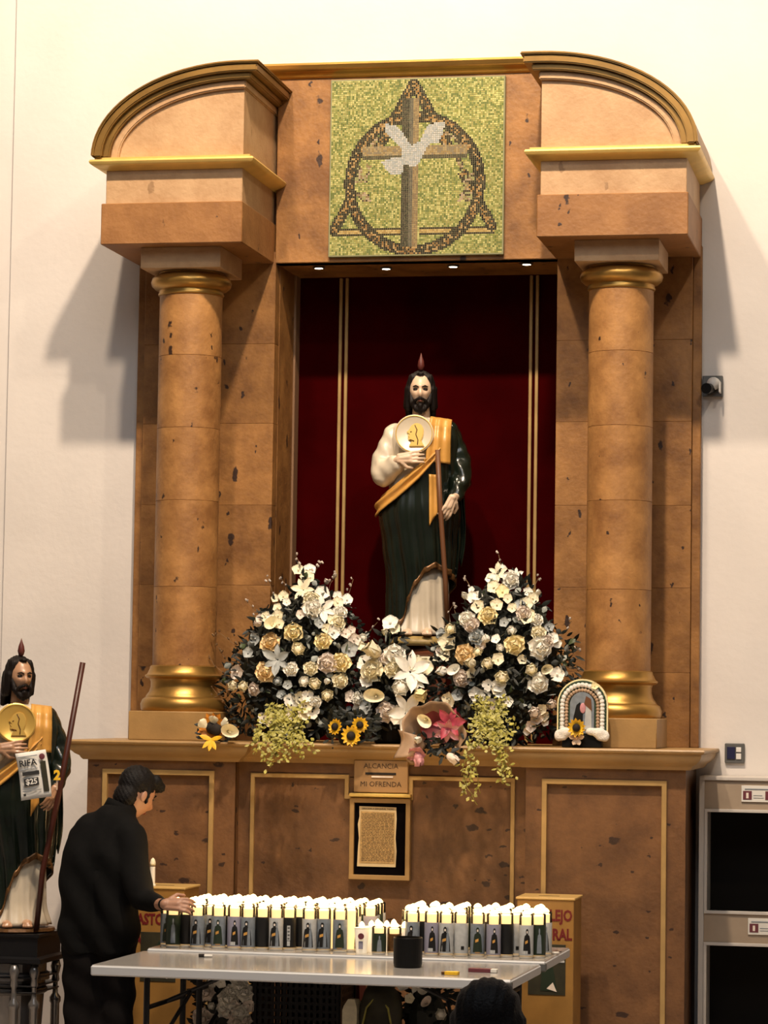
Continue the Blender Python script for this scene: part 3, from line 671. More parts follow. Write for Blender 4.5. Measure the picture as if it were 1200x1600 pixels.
def saint(root, headyaw, staff, skin, medal_style):
    P = root
    # tunic (cream) with long folds
    def tun(u, v):
        z = .012+v*1.160; f = .010*max(0, 1-z/.5)+(.0022 if z > .7 else 0)
        x, y, z_ = body(u*360, z, .018*max(0, .12-z)/.12-.02*max(0, 1-abs(z-.55)/.25), f, 11, .6); return (x, y, z_)
    tb = MB().grid(tun, 96, 60, closed=True); n = 96; tb.f.append(tuple(range(n))[::-1]); tb.f.append(tuple(60*n+i for i in range(n)))
    tb.build('tunic', 'tunic', P, smooth=True, local=True)
    # feet / toes
    ft = MB(); ft.ell((-.05, -.115, .022), (.03, .055, .022), 10, 7).ell((.055, -.125, .024), (.03, .055, .024), 10, 7)
    for i in range(5):
        ft.ell((-.072+i*.011, -.165+abs(i-1.5)*.004, .014), (.0065, .012, .010), 8, 6).ell((.033+i*.011, -.176+abs(i-2.5)*.004, .014), (.0065, .012, .010), 8, 6)
    remesh(ft, 'bare_feet', skin, P, voxel=.004, smooth_it=2)
    # green mantle, wrapped below the sash and up over one shoulder
    lo = [(-180, .16), (-110, .04), (-70, .03), (-45, .03), (-30, .06), (-17, .18), (-4, .27), (14, .340), (30, .365), (60, .33), (90, .30), (120, .22), (180, .16)]
    hi = [(-180, .80), (-120, .70), (-90, .655), (-62, .67), (-35, .745), (-10, .83), (8, .90), (22, .99), (34, 1.10), (60, 1.155), (120, 1.165), (180, 1.10), (181, .80)]
    hi = [(-180, 1.12), (-140, .95), (-110, .74), (-90, .655), (-62, .67), (-35, .745), (-10, .83), (8, .90), (22, .99), (34, 1.10), (60, 1.150), (120, 1.165), (180, 1.12)]
    def man(u, v):
        a = -180+360*u; z = lerp(curve(lo, a), curve(hi, a), v)
        sp = .022+.010*max(0, (a-20)/70 if a < 90 else max(0, (160-a)/70))*(1-v*.3)
        fz = .010*(1-.65*v)
        # folds fan out from the left hip
        t = math.radians(a); f = fz*(math.sin(10*t+5.5*z+2)+.5*math.sin(21*t+8*z))
        x, y, _ = body(a, z, sp+f); return (x, y, z)
    patch(man, 150, 46, 'green_mantle', 'green', P, .007)
    def hemf(u, v):
        a = -125+250*u; z = curve(lo, a)+v*.034-.003; t = math.radians(a)
        sp = .0265+.010*max(0, (a-20)/70 if a < 90 else max(0, (160-a)/70)); f = .010*(math.sin(10*t+5.5*z+2)+.5*math.sin(21*t+8*z))
        x, y, _ = body(a, z, sp+f); return (x, y, z)
    patch(hemf, 110, 3, 'bronze_hem', 'hem', P, .003)
    # loose fall of the mantle beneath the left forearm
    def fall(u, v):
        z = lerp(.36+.05*math.sin(u*9), .86, v); x = .150+.10*u+.012*math.sin(v*5); y = -.055+.10*u+.014*math.sin(u*16+v*3)
        return (x-.035*(1-v)*u, y, z)
    patch(fall, 26, 20, 'mantle_fall', 'green', P, .008)
    # gold-orange lining: shoulder lappet, sash, lower strip
    def lap(u, v):
        z = 1.175-v*.245+.0*u; xx = .052+.112*u-.018*v*(1-u); zz = z-.012*u
        a = math.degrees(math.asin(max(-1, min(1, (xx-curve(CXC, z))/(curve(RX, min(z, 1.12))+.042))))); x, y, _ = body(a, min(z, 1.13), .046+.006*math.sin(u*17))
        return (xx, y+(.05*max(0, z-1.13)/.045), zz)
    patch(lap, 22, 18, 'sash_lappet', 'sash', P, .009)
    path = [(30, .985), (14, .925), (0, .872), (-16, .822), (-32, .775), (-50, .733), (-68, .705), (-88, .690), (-108, .70), (-130, .76), (-160, .90)]
    wd = [.030, .035, .040, .045, .050, .054, .056, .052, .045, .04, .03]
    def sash(u, v):
        q = u*(len(path)-1); i = min(int(q), len(path)-2); t = q-i; a = lerp(path[i][0], path[i+1][0], t); z = lerp(path[i][1], path[i+1][1], t); w_ = lerp(wd[i], wd[i+1], t)
        zz = z+(v-.5)*2*w_; x, y, _ = body(a, zz, .036+.009*math.sin(v*11+u*2)+.010*math.sin(v*PI)); return (x, y, zz)
    patch(sash, 60, 22, 'sash', 'sash', P, .008)
    def strip(u, v):
        z = lerp(.86, .585+.07*u, v); xx = .052+.042*u+.006*v; x, y, _ = body(math.degrees(math.asin(xx/(curve(RX, z)+.03))), z, .036+.006*math.sin(u*7)); return (xx, y, z)
    patch(strip, 10, 14, 'lining_strip', 'sash', P, .007)
    # sleeves
    s1 = MB(); s1.cap2((-.145, .01, 1.085), (-.205, -.02, .93), .062, .066, 14).cap2((-.205, -.02, .93), (-.195, -.065, .865), .064, .070, 14).cap2((-.195, -.065, .865), (-.125, -.125, .915), .066, .052, 14)
    def dsl(p, nn): return p+nn*.0022*(math.sin(p.z*60+p.x*75)+.5*math.sin(p.z*23-p.x*110))
    remesh(s1, 'cream_sleeve', 'tunic', P, voxel=.008, smooth_it=5, disp=dsl)
    s2 = MB(); s2.cap2((.145, .01, 1.10), (.205, .01, .95), .062, .060, 14).cap2((.205, .01, .95), (.222, -.03, .845), .058, .056, 14).cap2((.222, -.03, .845), (.190, -.115, .735), .054, .036, 14)
    def dsl2(p, nn): return p+nn*.0035*(math.sin(p.z*50+p.x*90)+.6*math.sin(p.z*100-p.y*80))
    remesh(s2, 'green_sleeve', 'green', P, voxel=.008, smooth_it=5, disp=dsl2)
    # hands
    h1 = MB(); h1.cap2((-.165, -.118, .905), (-.108, -.172, .938), .024, .018, 10); hand(h1, (-.110, -.176, .940), (1, -.10, .10), (0, 1, -.1), .95, .22, -1)
    remesh(h1, 'right_hand', skin, P, voxel=.0035, smooth_it=2)
    h2 = MB(); h2.cap2((.200, -.105, .745), (.186, -.185, .735), .022, .018, 10); hand(h2, (.188, -.180, .738), (-.42, -.16, -1), (-.6, 1, .1), .95, .5, 1)
    remesh(h2, 'left_hand', skin, P, voxel=.0035, smooth_it=2)
    # medallion with a profile face in relief
    mc = Vector((-.028, -.150, 1.072)); Rt = Matrix.Translation(mc) @ Matrix.Rotation(math.radians(-6), 4, 'X') @ Matrix.Rotation(PI/2, 4, 'X')
    md = MB().lathe([(.0, .0), (.100, .0), (.104, .004), (.104, .012), (.097, .016), (.092, .012), (.0, .012)], (0, 0, 0), 40, T=Rt, cap=False).build('medallion', 'medal' if medal_style else 'medalpale', P, smooth=False, local=True); autosmooth(md, 50)
    md2 = MB().lathe([(.093, .012), (.097, .019), (.101, .012)], (0, 0, 0), 40, T=Rt, cap=False).build('medallion_rim', 'medal', P, smooth=True, local=True)
    rl = MB()
    prof = [(.012, .058), (.038, .050), (.052, .022), (.050, -.010), (.040, -.040), (.058, -.070), (-.028, -.072), (-.020, -.052), (-.008, -.040), (-.024, -.040), (-.034, -.030), (-.028, -.022), (-.035, -.014), (-.027, -.006), (-.042, .008), (-.026, .020), (-.020, .038), (-.004, .052)]
    bm = bmesh.new(); vs = [bm.verts.new((x, z, .0115)) for x, z in prof]; f = bm.faces.new(vs); e = bmesh.ops.extrude_face_region(bm, geom=[f]); bmesh.ops.translate(bm, verts=[q for q in e['geom'] if isinstance(q, bmesh.types.BMVert)], vec=(0, 0, .010))
    bmesh.ops.recalc_face_normals(bm, faces=bm.faces); bmesh.ops.bevel(bm, geom=bm.edges[:], offset=.004, segments=2, affect='EDGES')
    rl.addbm(bm, Rt); rl.build('profile_relief', 'medal', P, smooth=False, local=True, fix=True)
    rl = MB(); rl.tube([Rt @ Vector(q+(.023,)) for q in ((.004, .045), (.016, .02), (.010, -.005), (.022, -.035), (.02, -.06))], .0028, 6).tube([Rt @ Vector(q+(.023,)) for q in ((-.02, .008), (-.012, .010))], .0025, 6).tube([Rt @ Vector(q+(.023,)) for q in ((.002, -.042), (-.010, -.036), (-.022, -.034))], .0025, 6)
    rl.build('relief_lines', 'hem', P, smooth=True, local=True)
    # neck, head, hair, beard
    hc = Vector((-.008, -.012, 1.318)); hb = MB().cap2((-.005, .008, 1.13), (-.006, .0, 1.27), .052, .044, 16)
    nk = remesh(hb, 'neck', skin, P, voxel=.006, smooth_it=3)
    hm = MB(); Rm = head_mesh(hm, hc, headyaw); hm.build('head', skin, P, smooth=True, local=True, fix=True)
    HP = lambda x, y, z: tuple(hc+Rm @ Vector((x, y, z)))
    MB().ell(HP(-.024, -.062, .008), (.0155, .009, .0078), 12, 8, rot=Rm).build('eye', 'eye', P, smooth=True, local=True)
    MB().ell(HP(.024, -.062, .008), (.0155, .009, .0078), 12, 8, rot=Rm).build('eye', 'eye', P, smooth=True, local=True)
    for s_ in (-1, 1): MB().tube([HP(s_*.009, -.079, .021), HP(s_*.024, -.077, .028), HP(s_*.040, -.064, .022)], [.003, .0045, .0025], 6).build('eyebrow', 'hair', P, smooth=True, local=True)
    MB().ell(HP(0, -.083, -.052), (.014, .006, .0045), 10, 6, rot=Rm).build('lips', 'lip', P, smooth=True, local=True)
    hr = MB()
    for i in range(15):      # skull cap and locks falling behind to the shoulders
        a = math.radians(-112+224*i/14); X = math.sin(a); Y = math.cos(a)
        hr.cap2(HP(X*.044, Y*.055+.008, .068), HP(X*.062, Y*.062+.014, .01), .026, .022, 8)
        hr.cap2(HP(X*.066, Y*.062+.012, .01), HP(X*.072, Y*.055+.022, -.085), .024, .022, 8)
        if abs(a) > 1.3: hr.cap2(HP(X*.056, Y*.055+.006, .05), HP(X*.064, .004, -.02), .017, .016, 8).cap2(HP(X*.066, .004, -.02), HP(X*.070, .020, -.095), .018, .018, 8)
        else: hr.cap2(HP(X*.072, Y*.055+.022, -.085), HP(X*.074, Y*.04+.035, -.15), .022, .016, 8)
    hr.ell(HP(0, .022, .062), (.058, .068, .050), 14, 10, rot=Rm).ell(HP(0, -.046, .092), (.022, .016, .010), 10, 7, rot=Rm)
    remesh(hr, 'hair', 'hair', P, voxel=.006, smooth_it=3, disp=lambda p, nn: p+nn*.0012*math.sin(p.x*420+math.sin(p.z*40)*1.2))
    bd = MB()
    for s_ in (-1, 1):
        bd.cap2(HP(s_*.052, -.028, -.02), HP(s_*.044, -.045, -.062), .013, .017, 8).cap2(HP(s_*.044, -.045, -.062), HP(s_*.016, -.066, -.098), .017, .019, 8)
        bd.cap2(HP(s_*.004, -.090, -.038), HP(s_*.030, -.072, -.052), .0075, .009, 8).cap2(HP(s_*.030, -.072, -.052), HP(s_*.034, -.060, -.075), .009, .012, 8)
    bd.cap2(HP(0, -.074, -.078), HP(0, -.066, -.112), .017, .014, 8)
    remesh(bd, 'beard', 'hair', P, voxel=.004, smooth_it=2, disp=lambda p, nn: p+nn*.0008*math.sin(p.x*500))
    fl = MB().lathe([(.002, 0), (.014, .01), (.019, .03), (.015, .055), (.007, .078), (.001, .098)], HP(0, 0, .105), 12)
    fl.build('painted_flame', 'flamestat', P, smooth=True, local=True)
    # pilgrim staff
    stf = MB().tube(staff[0], staff[1], 12).build('staff', staff[2], P, smooth=True, local=True)

# --- centre statue on its pedestal in the niche
FZ = 2.235
st = thing('saint_statue', 'painted bearded saint statue with green mantle and pale medallion in red niche', 'statue', (-.52, 1.10, FZ), math.radians(6))
saint(st, math.radians(3), ([(.100, -.195, .985), (.118, -.200, .7), (.150, -.190, .3), (.165, -.175, .02)], .0135, 'staff2'), 'skin_statue', False)
rk = MB().lathe([(.165, 0), (.18, .012), (.172, .03), (.15, .05), (.0, .05)], (0, 0, -.048), 28, cap=False)
rk.f.append(tuple(range(28))[::-1])
o = rk.build('rocky_base', 'rock', st, smooth=True, local=True); 
for v in o.data.vertices: v.co.x += .012*math.sin(v.co.y*50+v.co.z*90); v.co.y += .01*math.sin(v.co.x*60)
pd_ = thing('statue_pedestal', 'stepped mahogany and cream pedestal under the central saint statue', 'pedestal', (-.515, 1.10, 1.674))
MB().stack([(-.68, .95), (-.33, .95), (-.33, 1.27), (-.68, 1.27)], [(-.01, 2.13), (.0, 2.14), (.0, 2.152), (-.02, 2.165), (-.03, 2.187)]).build('mahogany_step', 'mahog', pd_)
MB().stack([(-.69, .94), (-.32, .94), (-.32, 1.28), (-.69, 1.28)], [(-.012, 2.085), (0, 2.09), (.006, 2.10), (0, 2.13)]).build('cream_step', 'petal_c', pd_)
MB().stack([(-.69, .94), (-.32, .94), (-.32, 1.28), (-.69, 1.28)], [(0, 1.674), (0, 1.76), (-.03, 1.78), (-.03, 2.04), (.0, 2.06), (.0, 2.085)]).build('pedestal_block', 'mahog', pd_)

# --- second statue at the left on its black pedestal
LS = .915
ls = thing('saint_statue', 'second saint statue at far left with gold medallion, taped poster and long dark staff', 'statue', (-2.165, -.60, .777), math.radians(21))
ls.scale = (LS, LS, LS)
saint(ls, math.radians(20), ([(.310, -.215, 1.395), (.205, -.19, .72), (.125, -.20, .30), (.100, -.195, .0)], .0150, 'staff'), 'skin_statue2', True)
MB().lathe([(.0, -.022), (.20, -.022), (.21, -.014), (.205, .0), (.0, .0)], (0, 0, 0), 28, cap=False).build('statue_base', 'hem', ls, local=True)
lp = thing('dark_pedestal', 'black and pewter square pedestal with finials under the far left statue', 'pedestal', (-2.17, -.60, 0))
MB().stack([(-2.36, -.80), (-1.98, -.80), (-1.98, -.42), (-2.36, -.42)], [(0, .615), (.012, .622), (.012, .64), (-.01, .65), (-.01, .735), (.0, .745), (0, .757)]).build('pedestal_top', 'steel', lp)
MB().lathe([(.19, 0), (.19, .06), (.15, .09), (.14, .30), (.15, .46), (.165, .47), (.165, .49), (.155, .50), (.155, .525), (.175, .53), (.175, .56), (.16, .57), (.16, .615)], (-2.17, -.60, 0), 32).build('drum_body', 'pedsilver', lp); 
for x, y in ((-2.01, -.765), (-2.33, -.765), (-2.01, -.435), (-2.33, -.435), (-2.10, -.795)):
    MB().lathe([(.022, 0), (.022, .40), (.028, .41), (.028, .43), (.014, .45), (.012, .50), (.02, .515), (.016, .54), (.02, .555), (.026, .58), (.018, .612)], (x, y, 0), 14).build('baluster', 'pedsilver', lp, smooth=True)
for z in (.475, .505, .545): MB().box(-2.345, -1.995, -.782, -.418, z, z+.008, bev=.003).build('band', 'steel', lp)

# poster and the little yellow candle taped to the second statue
po = thing('raffle_poster', 'crumpled white printed poster hung on the far left statue', 'poster', at(52, 1211, -.84), math.radians(18))
def pos(u, v): return ((u-.5)*.145+.006*math.sin(v*3), .006*math.sin(u*5+v*4), (v-.5)*.225+.0*u)
Rp = Matrix.Rotation(math.radians(9), 4, 'Y').inverted()
pb = MB().grid(pos, 8, 10, T=Rp).build('sheet', 'paper', po, smooth=True, local=True, solid=.0015)
def prow(x0, x1, z0, z1, mt, nm, y=-.010): return MB().box(x0, x1, y, y+.002, z0, z1, T=Rp, bev=.0008).build(nm, mt, po, local=True)
prow(-.05, .03, .002, .020, 'ink', 'printed_bar'); prow(-.048, .022, -.048, -.012, 'ink', 'printed_bar')
prow(-.062, .030, .090, .094, 'lab_blue', 'printed_line'); prow(-.062, .025, .030, .033, 'lab_blue', 'printed_line'); prow(-.06, .01, -.060, -.057, 'lab_blue', 'printed_line'); prow(-.06, .03, -.072, -.069, 'lab_blue', 'printed_line')
prow(-.058, -.046, -.094, -.082, 'ink', 'printed_mark'); prow(.040, .066, -.085, .06, 'olive', 'printed_figure')
MB().ell((.052, -.009, .082), (.014, .003, .015), 10, 6, T=Rp).build('printed_head', 'lab_maroon', po, local=True)
for bd_, sz, z, x, mt in (('RIFA', .042, .060, -.018, 'ink'), ('$25', .036, -.030, -.012, 'paper')):
    t = text('lettering', bd_, sz, (0, 0, 0), mt, po, rot=(0, 0, 0), local=True, bold=.001)
    t.data.transform(Rp @ Matrix.Translation((x, -.0125, z)) @ Matrix.Rotation(PI/2, 4, 'X'))
yc = thing('numeral_candle', 'small yellow candle shaped like a numeral by the far left statue hand', 'candle', at(89, 1221, -.84), math.radians(18))
t = text('numeral', '2', .062, (0, 0, .028), 'sun', yc, extrude=.008, bold=.003, local=True)
MB().tube([(0, 0, -.04), (0, 0, .012)], .004, 8).build('stick', 'skin_statue', yc, local=True)

# ============================================================ the man lighting candles
WR = at(258, 1413, -1.235); EL = at(236, 1412, -1.03)
man = thing('person', 'man in black jacket leaning toward the candles, seen from behind', 'person', (-1.66, -.86, 0))
def W(mb): mb.v = [tuple(Vector(p)-Vector((-1.66, -.86, 0))) for p in mb.v]; return mb
bd = MB()
bd.cap2((-1.66, -.85, .88), (-1.65, -.84, 1.08), .085, .085).cap2((-1.65, -.84, 1.08), (-1.63, -.83, 1.20), .085, .075).cap2((-1.63, -.84, 1.22), (-1.565, -.815, 1.385), .060, .052).cap2((-1.74, -.82, 1.20), (-1.53, -.88, 1.20), .045, .045)
for x, y, kx, ky, fy in ((-1.735, -.88, -1.745, -.86, -.91), (-1.59, -.86, -1.585, -.81, -.87)):
    bd.cap2((x, y, .88), (kx, ky, .48), .080, .058).cap2((kx, ky, .48), (kx-.005, fy+.03, .09), .060, .040)
bd.cap2((-1.745, -.82, 1.20), (-1.765, -.68, 1.02), .042, .038).cap2((-1.765, -.68, 1.02), (-1.55, -.60, .93), .044, .030)
bd.cap2((-1.52, -.89, 1.21), (-1.45, -.97, 1.04), .042, .038).cap2((-1.45, -.97, 1.04), (-1.43, -.995, .955), .038, .034).cap2((-1.43, -.995, .955), tuple(EL), .034, .030).cap2(tuple(EL), tuple(WR), .030, .024)
remesh(W(bd), 'body', 'skin', man, voxel=.014, smooth_it=3)
jk = MB()
for a, b, ra, rb in (((-1.735, -.88, .80), (-1.73, -.88, 1.12), .120, .122), ((-1.585, -.88, .80), (-1.58, -.88, 1.12), .120, .118), ((-1.66, -.82, .80), (-1.64, -.80, 1.15), .13, .135),
                     ((-1.735, -.88, 1.12), (-1.70, -.86, 1.245), .120, .105), ((-1.58, -.88, 1.12), (-1.555, -.86, 1.27), .118, .080), ((-1.66, -.88, 1.15), (-1.62, -.86, 1.30), .12, .09), ((-1.62, -.86, 1.30), (-1.565, -.83, 1.355), .085, .064),
                     ((-1.73, -.87, .72), (-1.735, -.88, .85), .112, .120), ((-1.60, -.87, .72), (-1.585, -.88, .85), .110, .120),
                     ((-1.745, -.84, 1.215), (-1.765, -.68, 1.02), .090, .070), ((-1.765, -.68, 1.02), (-1.56, -.60, .93), .064, .05),
                     ((-1.51, -.90, 1.235), (-1.455, -.97, 1.06), .078, .070), ((-1.455, -.97, 1.06), (-1.43, -1.0, .95), .068, .060), ((-1.43, -1.0, .95), tuple(EL), .058, .052), (tuple(EL), tuple(EL.lerp(WR, .55)), .052, .042)):
    jk.cap2(a, b, ra, rb, 16)
def cloth(p, nn):
    if p.z < .69: p.z = .69-(.69-p.z)*.12
    a = .010*math.sin(p.z*26+p.x*18+3*math.sin(p.x*9))*max(0, min(1, (1.3-p.z)*3)); return p+nn*a
remesh(W(jk), 'jacket', 'jacket', man, voxel=.013, smooth_it=6, disp=cloth)
cl = MB(); cl.lathe([(.066, -.02), (.078, -.015), (.074, .03), (.067, .034), (.062, .02)], (0, 0, 0), 24, T=Matrix.Translation((-1.590, -.82, 1.358)) @ Matrix.Rotation(math.radians(22), 4, 'Y') @ Matrix.Rotation(math.radians(-8), 4, 'X'), cap=False)
W(cl).build('collar', 'jacket', man, smooth=True, local=True)
tr = MB()
for x, y, kx, ky, fy in ((-1.735, -.88, -1.745, -.86, -.91), (-1.59, -.86, -1.585, -.81, -.87)):
    tr.cap2((x, y, .86), (kx, ky, .48), .112, .088).cap2((kx, ky, .48), (kx-.005, fy+.03, .10), .086, .072)
remesh(W(tr), 'trousers', 'trouser', man, voxel=.014, smooth_it=4, disp=lambda p, nn: p+nn*.005*math.sin(p.z*45+p.x*30))
for x, y in ((-1.75, -.87), (-1.59, -.83)):
    s_ = MB(); s_.cap2((x, y, .05), (x+.06, y+.13, .035), .048, .034).box(x-.035, x+.03, y-.05, y+.03, 0, .03)
    remesh(W(s_), 'shoe', 'shoe', man, voxel=.008, smooth_it=4)
hc = Vector((-1.522, -.775, 1.432)); yw = math.radians(143); hm = MB(); Rm = head_mesh(hm, hc, yw, 1.16, 28)
W(hm).build('head', 'skin', man, smooth=True, local=True, fix=True)
HQ = lambda x, y, z: tuple(hc+Rm @ (Vector((x, y, z))*1.16))
hr = MB()
hr.ell(HQ(0, .016, .036), (.080, .096, .092), 18, 12, rot=Rm).ell(HQ(0, .045, -.03), (.068, .055, .070), 14, 10, rot=Rm)
hr.cap2(HQ(-.035, -.040, .078), HQ(.035, -.040, .078), .034, .034, 10).cap2(HQ(-.035, -.072, .068), HQ(.030, -.076, .064), .026, .026, 10)
for s_ in (-1, 1): hr.cap2(HQ(s_*.060, -.008, .03), HQ(s_*.061, -.018, -.028), .014, .009, 8)
remesh(W(hr), 'hair', 'blackhair', man, voxel=.006, smooth_it=3, disp=lambda p, nn: p+nn*.0015*math.sin(p.x*300+p.z*200))
er = MB()
for s_ in (-1, 1): er.ell(HQ(s_*.066, .006, -.012), (.007, .016, .027), 12, 8, rot=Rm)
W(er).build('ear', 'skin', man, smooth=True, local=True)
for s_ in (-1, 1):
    W(MB().ell(HQ(s_*.024, -.068, .008), (.012, .006, .005), 10, 6, rot=Rm)).build('eye', 'eye', man, smooth=True, local=True)
    W(MB().tube([HQ(s_*.010, -.080, .024), HQ(s_*.026, -.076, .030), HQ(s_*.042, -.062, .024)], .0035, 6)).build('eyebrow', 'blackhair', man, smooth=True, local=True)
W(MB().ell(HQ(0, -.0715, -.052), (.018, .006, .006), 10, 6, rot=Rm)).build('lips', 'lip', man, smooth=True, local=True)
hd = MB(); hd.cap2(tuple(EL.lerp(WR, .6)), tuple(WR), .028, .024, 10); hand(hd, tuple(WR), (1, -.05, .02), (.1, .9, -.5), 1.02, .62, 1, .14)
remesh(W(hd), 'right_hand', 'skin', man, voxel=.004, smooth_it=2)
W(MB().tube([tuple(EL.lerp(WR, .90)), tuple(EL.lerp(WR, .97))], .0275, 16)).build('wristband', 'black', man, smooth=True, local=True)
hd = MB(); hd.cap2((-1.56, -.60, .93), (-1.51, -.59, .925), .028, .024, 10); hand(hd, (-1.51, -.59, .925), (1, .05, -.5), (.2, 0, -1), 1.05, .6, 1, .14)
remesh(W(hd), 'left_hand', 'skin', man, voxel=.005, smooth_it=2)

# ---- somebody seated in the pew in front, only the crown of the head in frame
PXC = at(762, 1600, -6.6); px_, py_ = PXC.x, -6.6
pe = thing('person', 'dark-haired person seated in the foreground, only the crown of the head showing', 'person', (px_, py_, 0))
def V(mb): mb.v = [tuple(Vector(p)-Vector((px_, py_, 0))) for p in mb.v]; return mb
b = MB(); b.cap2((px_, py_, .592), (px_, py_, .88), .14, .15).cap2((px_-.15, py_, .86), (px_+.15, py_, .86), .06, .06).cap2((px_, py_, .88), (px_, py_+.01, 1.0), .055, .05)
for s_ in (-1, 1): b.cap2((px_+s_*.09, py_+.02, .535), (px_+s_*.11, py_+.42, .53), .085, .062).cap2((px_+s_*.11, py_+.42, .50), (px_+s_*.11, py_+.40, .09), .058, .04).cap2((px_+s_*.17, py_, .86), (px_+s_*.20, py_+.08, .62), .05, .04).cap2((px_+s_*.20, py_+.08, .62), (px_+s_*.08, py_+.28, .61), .038, .028)
remesh(V(b), 'body', 'jacket', pe, voxel=.016, smooth_it=3)
hc2 = Vector((px_, py_+.02, 1.055)); hm = MB(); R2 = head_mesh(hm, hc2, math.radians(175), 1.05, 10); V(hm).build('head', 'skin', pe, smooth=True, local=True, fix=True)
hr = MB(); H2 = lambda x, y, z: tuple(hc2+R2 @ Vector((x, y, z)))
hr.ell(H2(0, .012, .02), (.090, .100, .092), 18, 12, rot=R2).ell(H2(.0, .02, -.03), (.100, .085, .085), 16, 10, rot=R2)
for i in range(9):
    a = math.radians(-100+25*i); hr.cap2(H2(.07*math.sin(a), .06*math.cos(a)+.01, 0), H2(.085*math.sin(a), .06*math.cos(a)+.03, -.17), .032, .020, 8)
remesh(V(hr), 'hair', 'blackhair', pe, voxel=.008, smooth_it=3, disp=lambda p, nn: p+nn*.002*math.sin(p.x*260+2*math.sin(p.z*30)))
for s_ in (-1, 1):
    s2_ = MB().cap2((px_+s_*.11, py_+.38, .045), (px_+s_*.11, py_+.50, .035), .042, .032); s2_.box(px_+s_*.11-.03, px_+s_*.11+.03, py_+.36, py_+.48, 0, .03); remesh(V(s2_), 'shoe', 'shoe', pe, voxel=.009)
pw = thing('wooden_pew', 'dark wooden pew under the seated foreground person', 'bench', (px_, py_, 0))
MB().box(px_-.9, px_+.9, py_-.20, py_+.25, .41, .445, bev=.006).build('seat', 'pewwood', pw)
MB().box(px_-.9, px_+.9, py_-.24, py_-.21, .45, .84, bev=.006).build('backrest', 'pewwood', pw)
for s_ in (-1, 1): MB().box(px_+s_*.9-.02, px_+s_*.9+.02, py_-.24, py_+.27, 0, .62, bev=.006).build('end_panel', 'pewwood', pw)

# ============================================================ folding tables
def table(x0, y0, rot, label):
    t = thing('folding_table', label, 'table', (x0, y0, 0), math.radians(rot), 'grey plastic folding tables')
    L_, D = 1.83, .755
    MB().box(0, L_, 0, D, .697, .736, bev=.004).build('tabletop', 'tabletop', t, local=True)
    MB().box(-.003, L_+.003, -.006, .02, .690, .733, bev=.006).build('edge_rim', 'tableedge', t, local=True)
    MB().box(L_-.012, L_+.004, -.004, D, .692, .732, bev=.005).build('edge_rim', 'tableedge', t, local=True)
    MB().box(L_-.03, L_+.006, -.009, .025, .688, .728, bev=.006).build('corner_cap', 'greyplastic', t, local=True)
    for sx, x in ((1, .22), (-1, L_-.22)):
        for y in (.10, D-.10): MB().tube([(x, y, .69), (x, y, 0)], .0135, 10).build('leg', 'steel', t, local=True)
        MB().tube([(x, .10, .10), (x, D-.10, .10)], .011, 8).build('crossbar', 'steel', t, local=True)
        MB().tube([(x, .10, .55), (x, D-.10, .55)], .011, 8).build('crossbar', 'steel', t, local=True)
        MB().tube([(x, D/2, .55), (x+sx*.30, D/2, .685)], .009, 8).build('brace', 'steel', t, local=True)
        MB().tube([(x, .10, .30), (x+sx*.12, D/2, .60)], .009, 8).build('brace', 'steel', t, local=True)
    return t
t1 = table(-1.357, -1.985, -1.2, 'grey plastic folding table in front with the black candle pot on it')
t2 = table(-1.325, -1.218, -.6, 'grey plastic folding table behind, holding the rows of lit candles')
TZ = .748
t2.location.z = .012

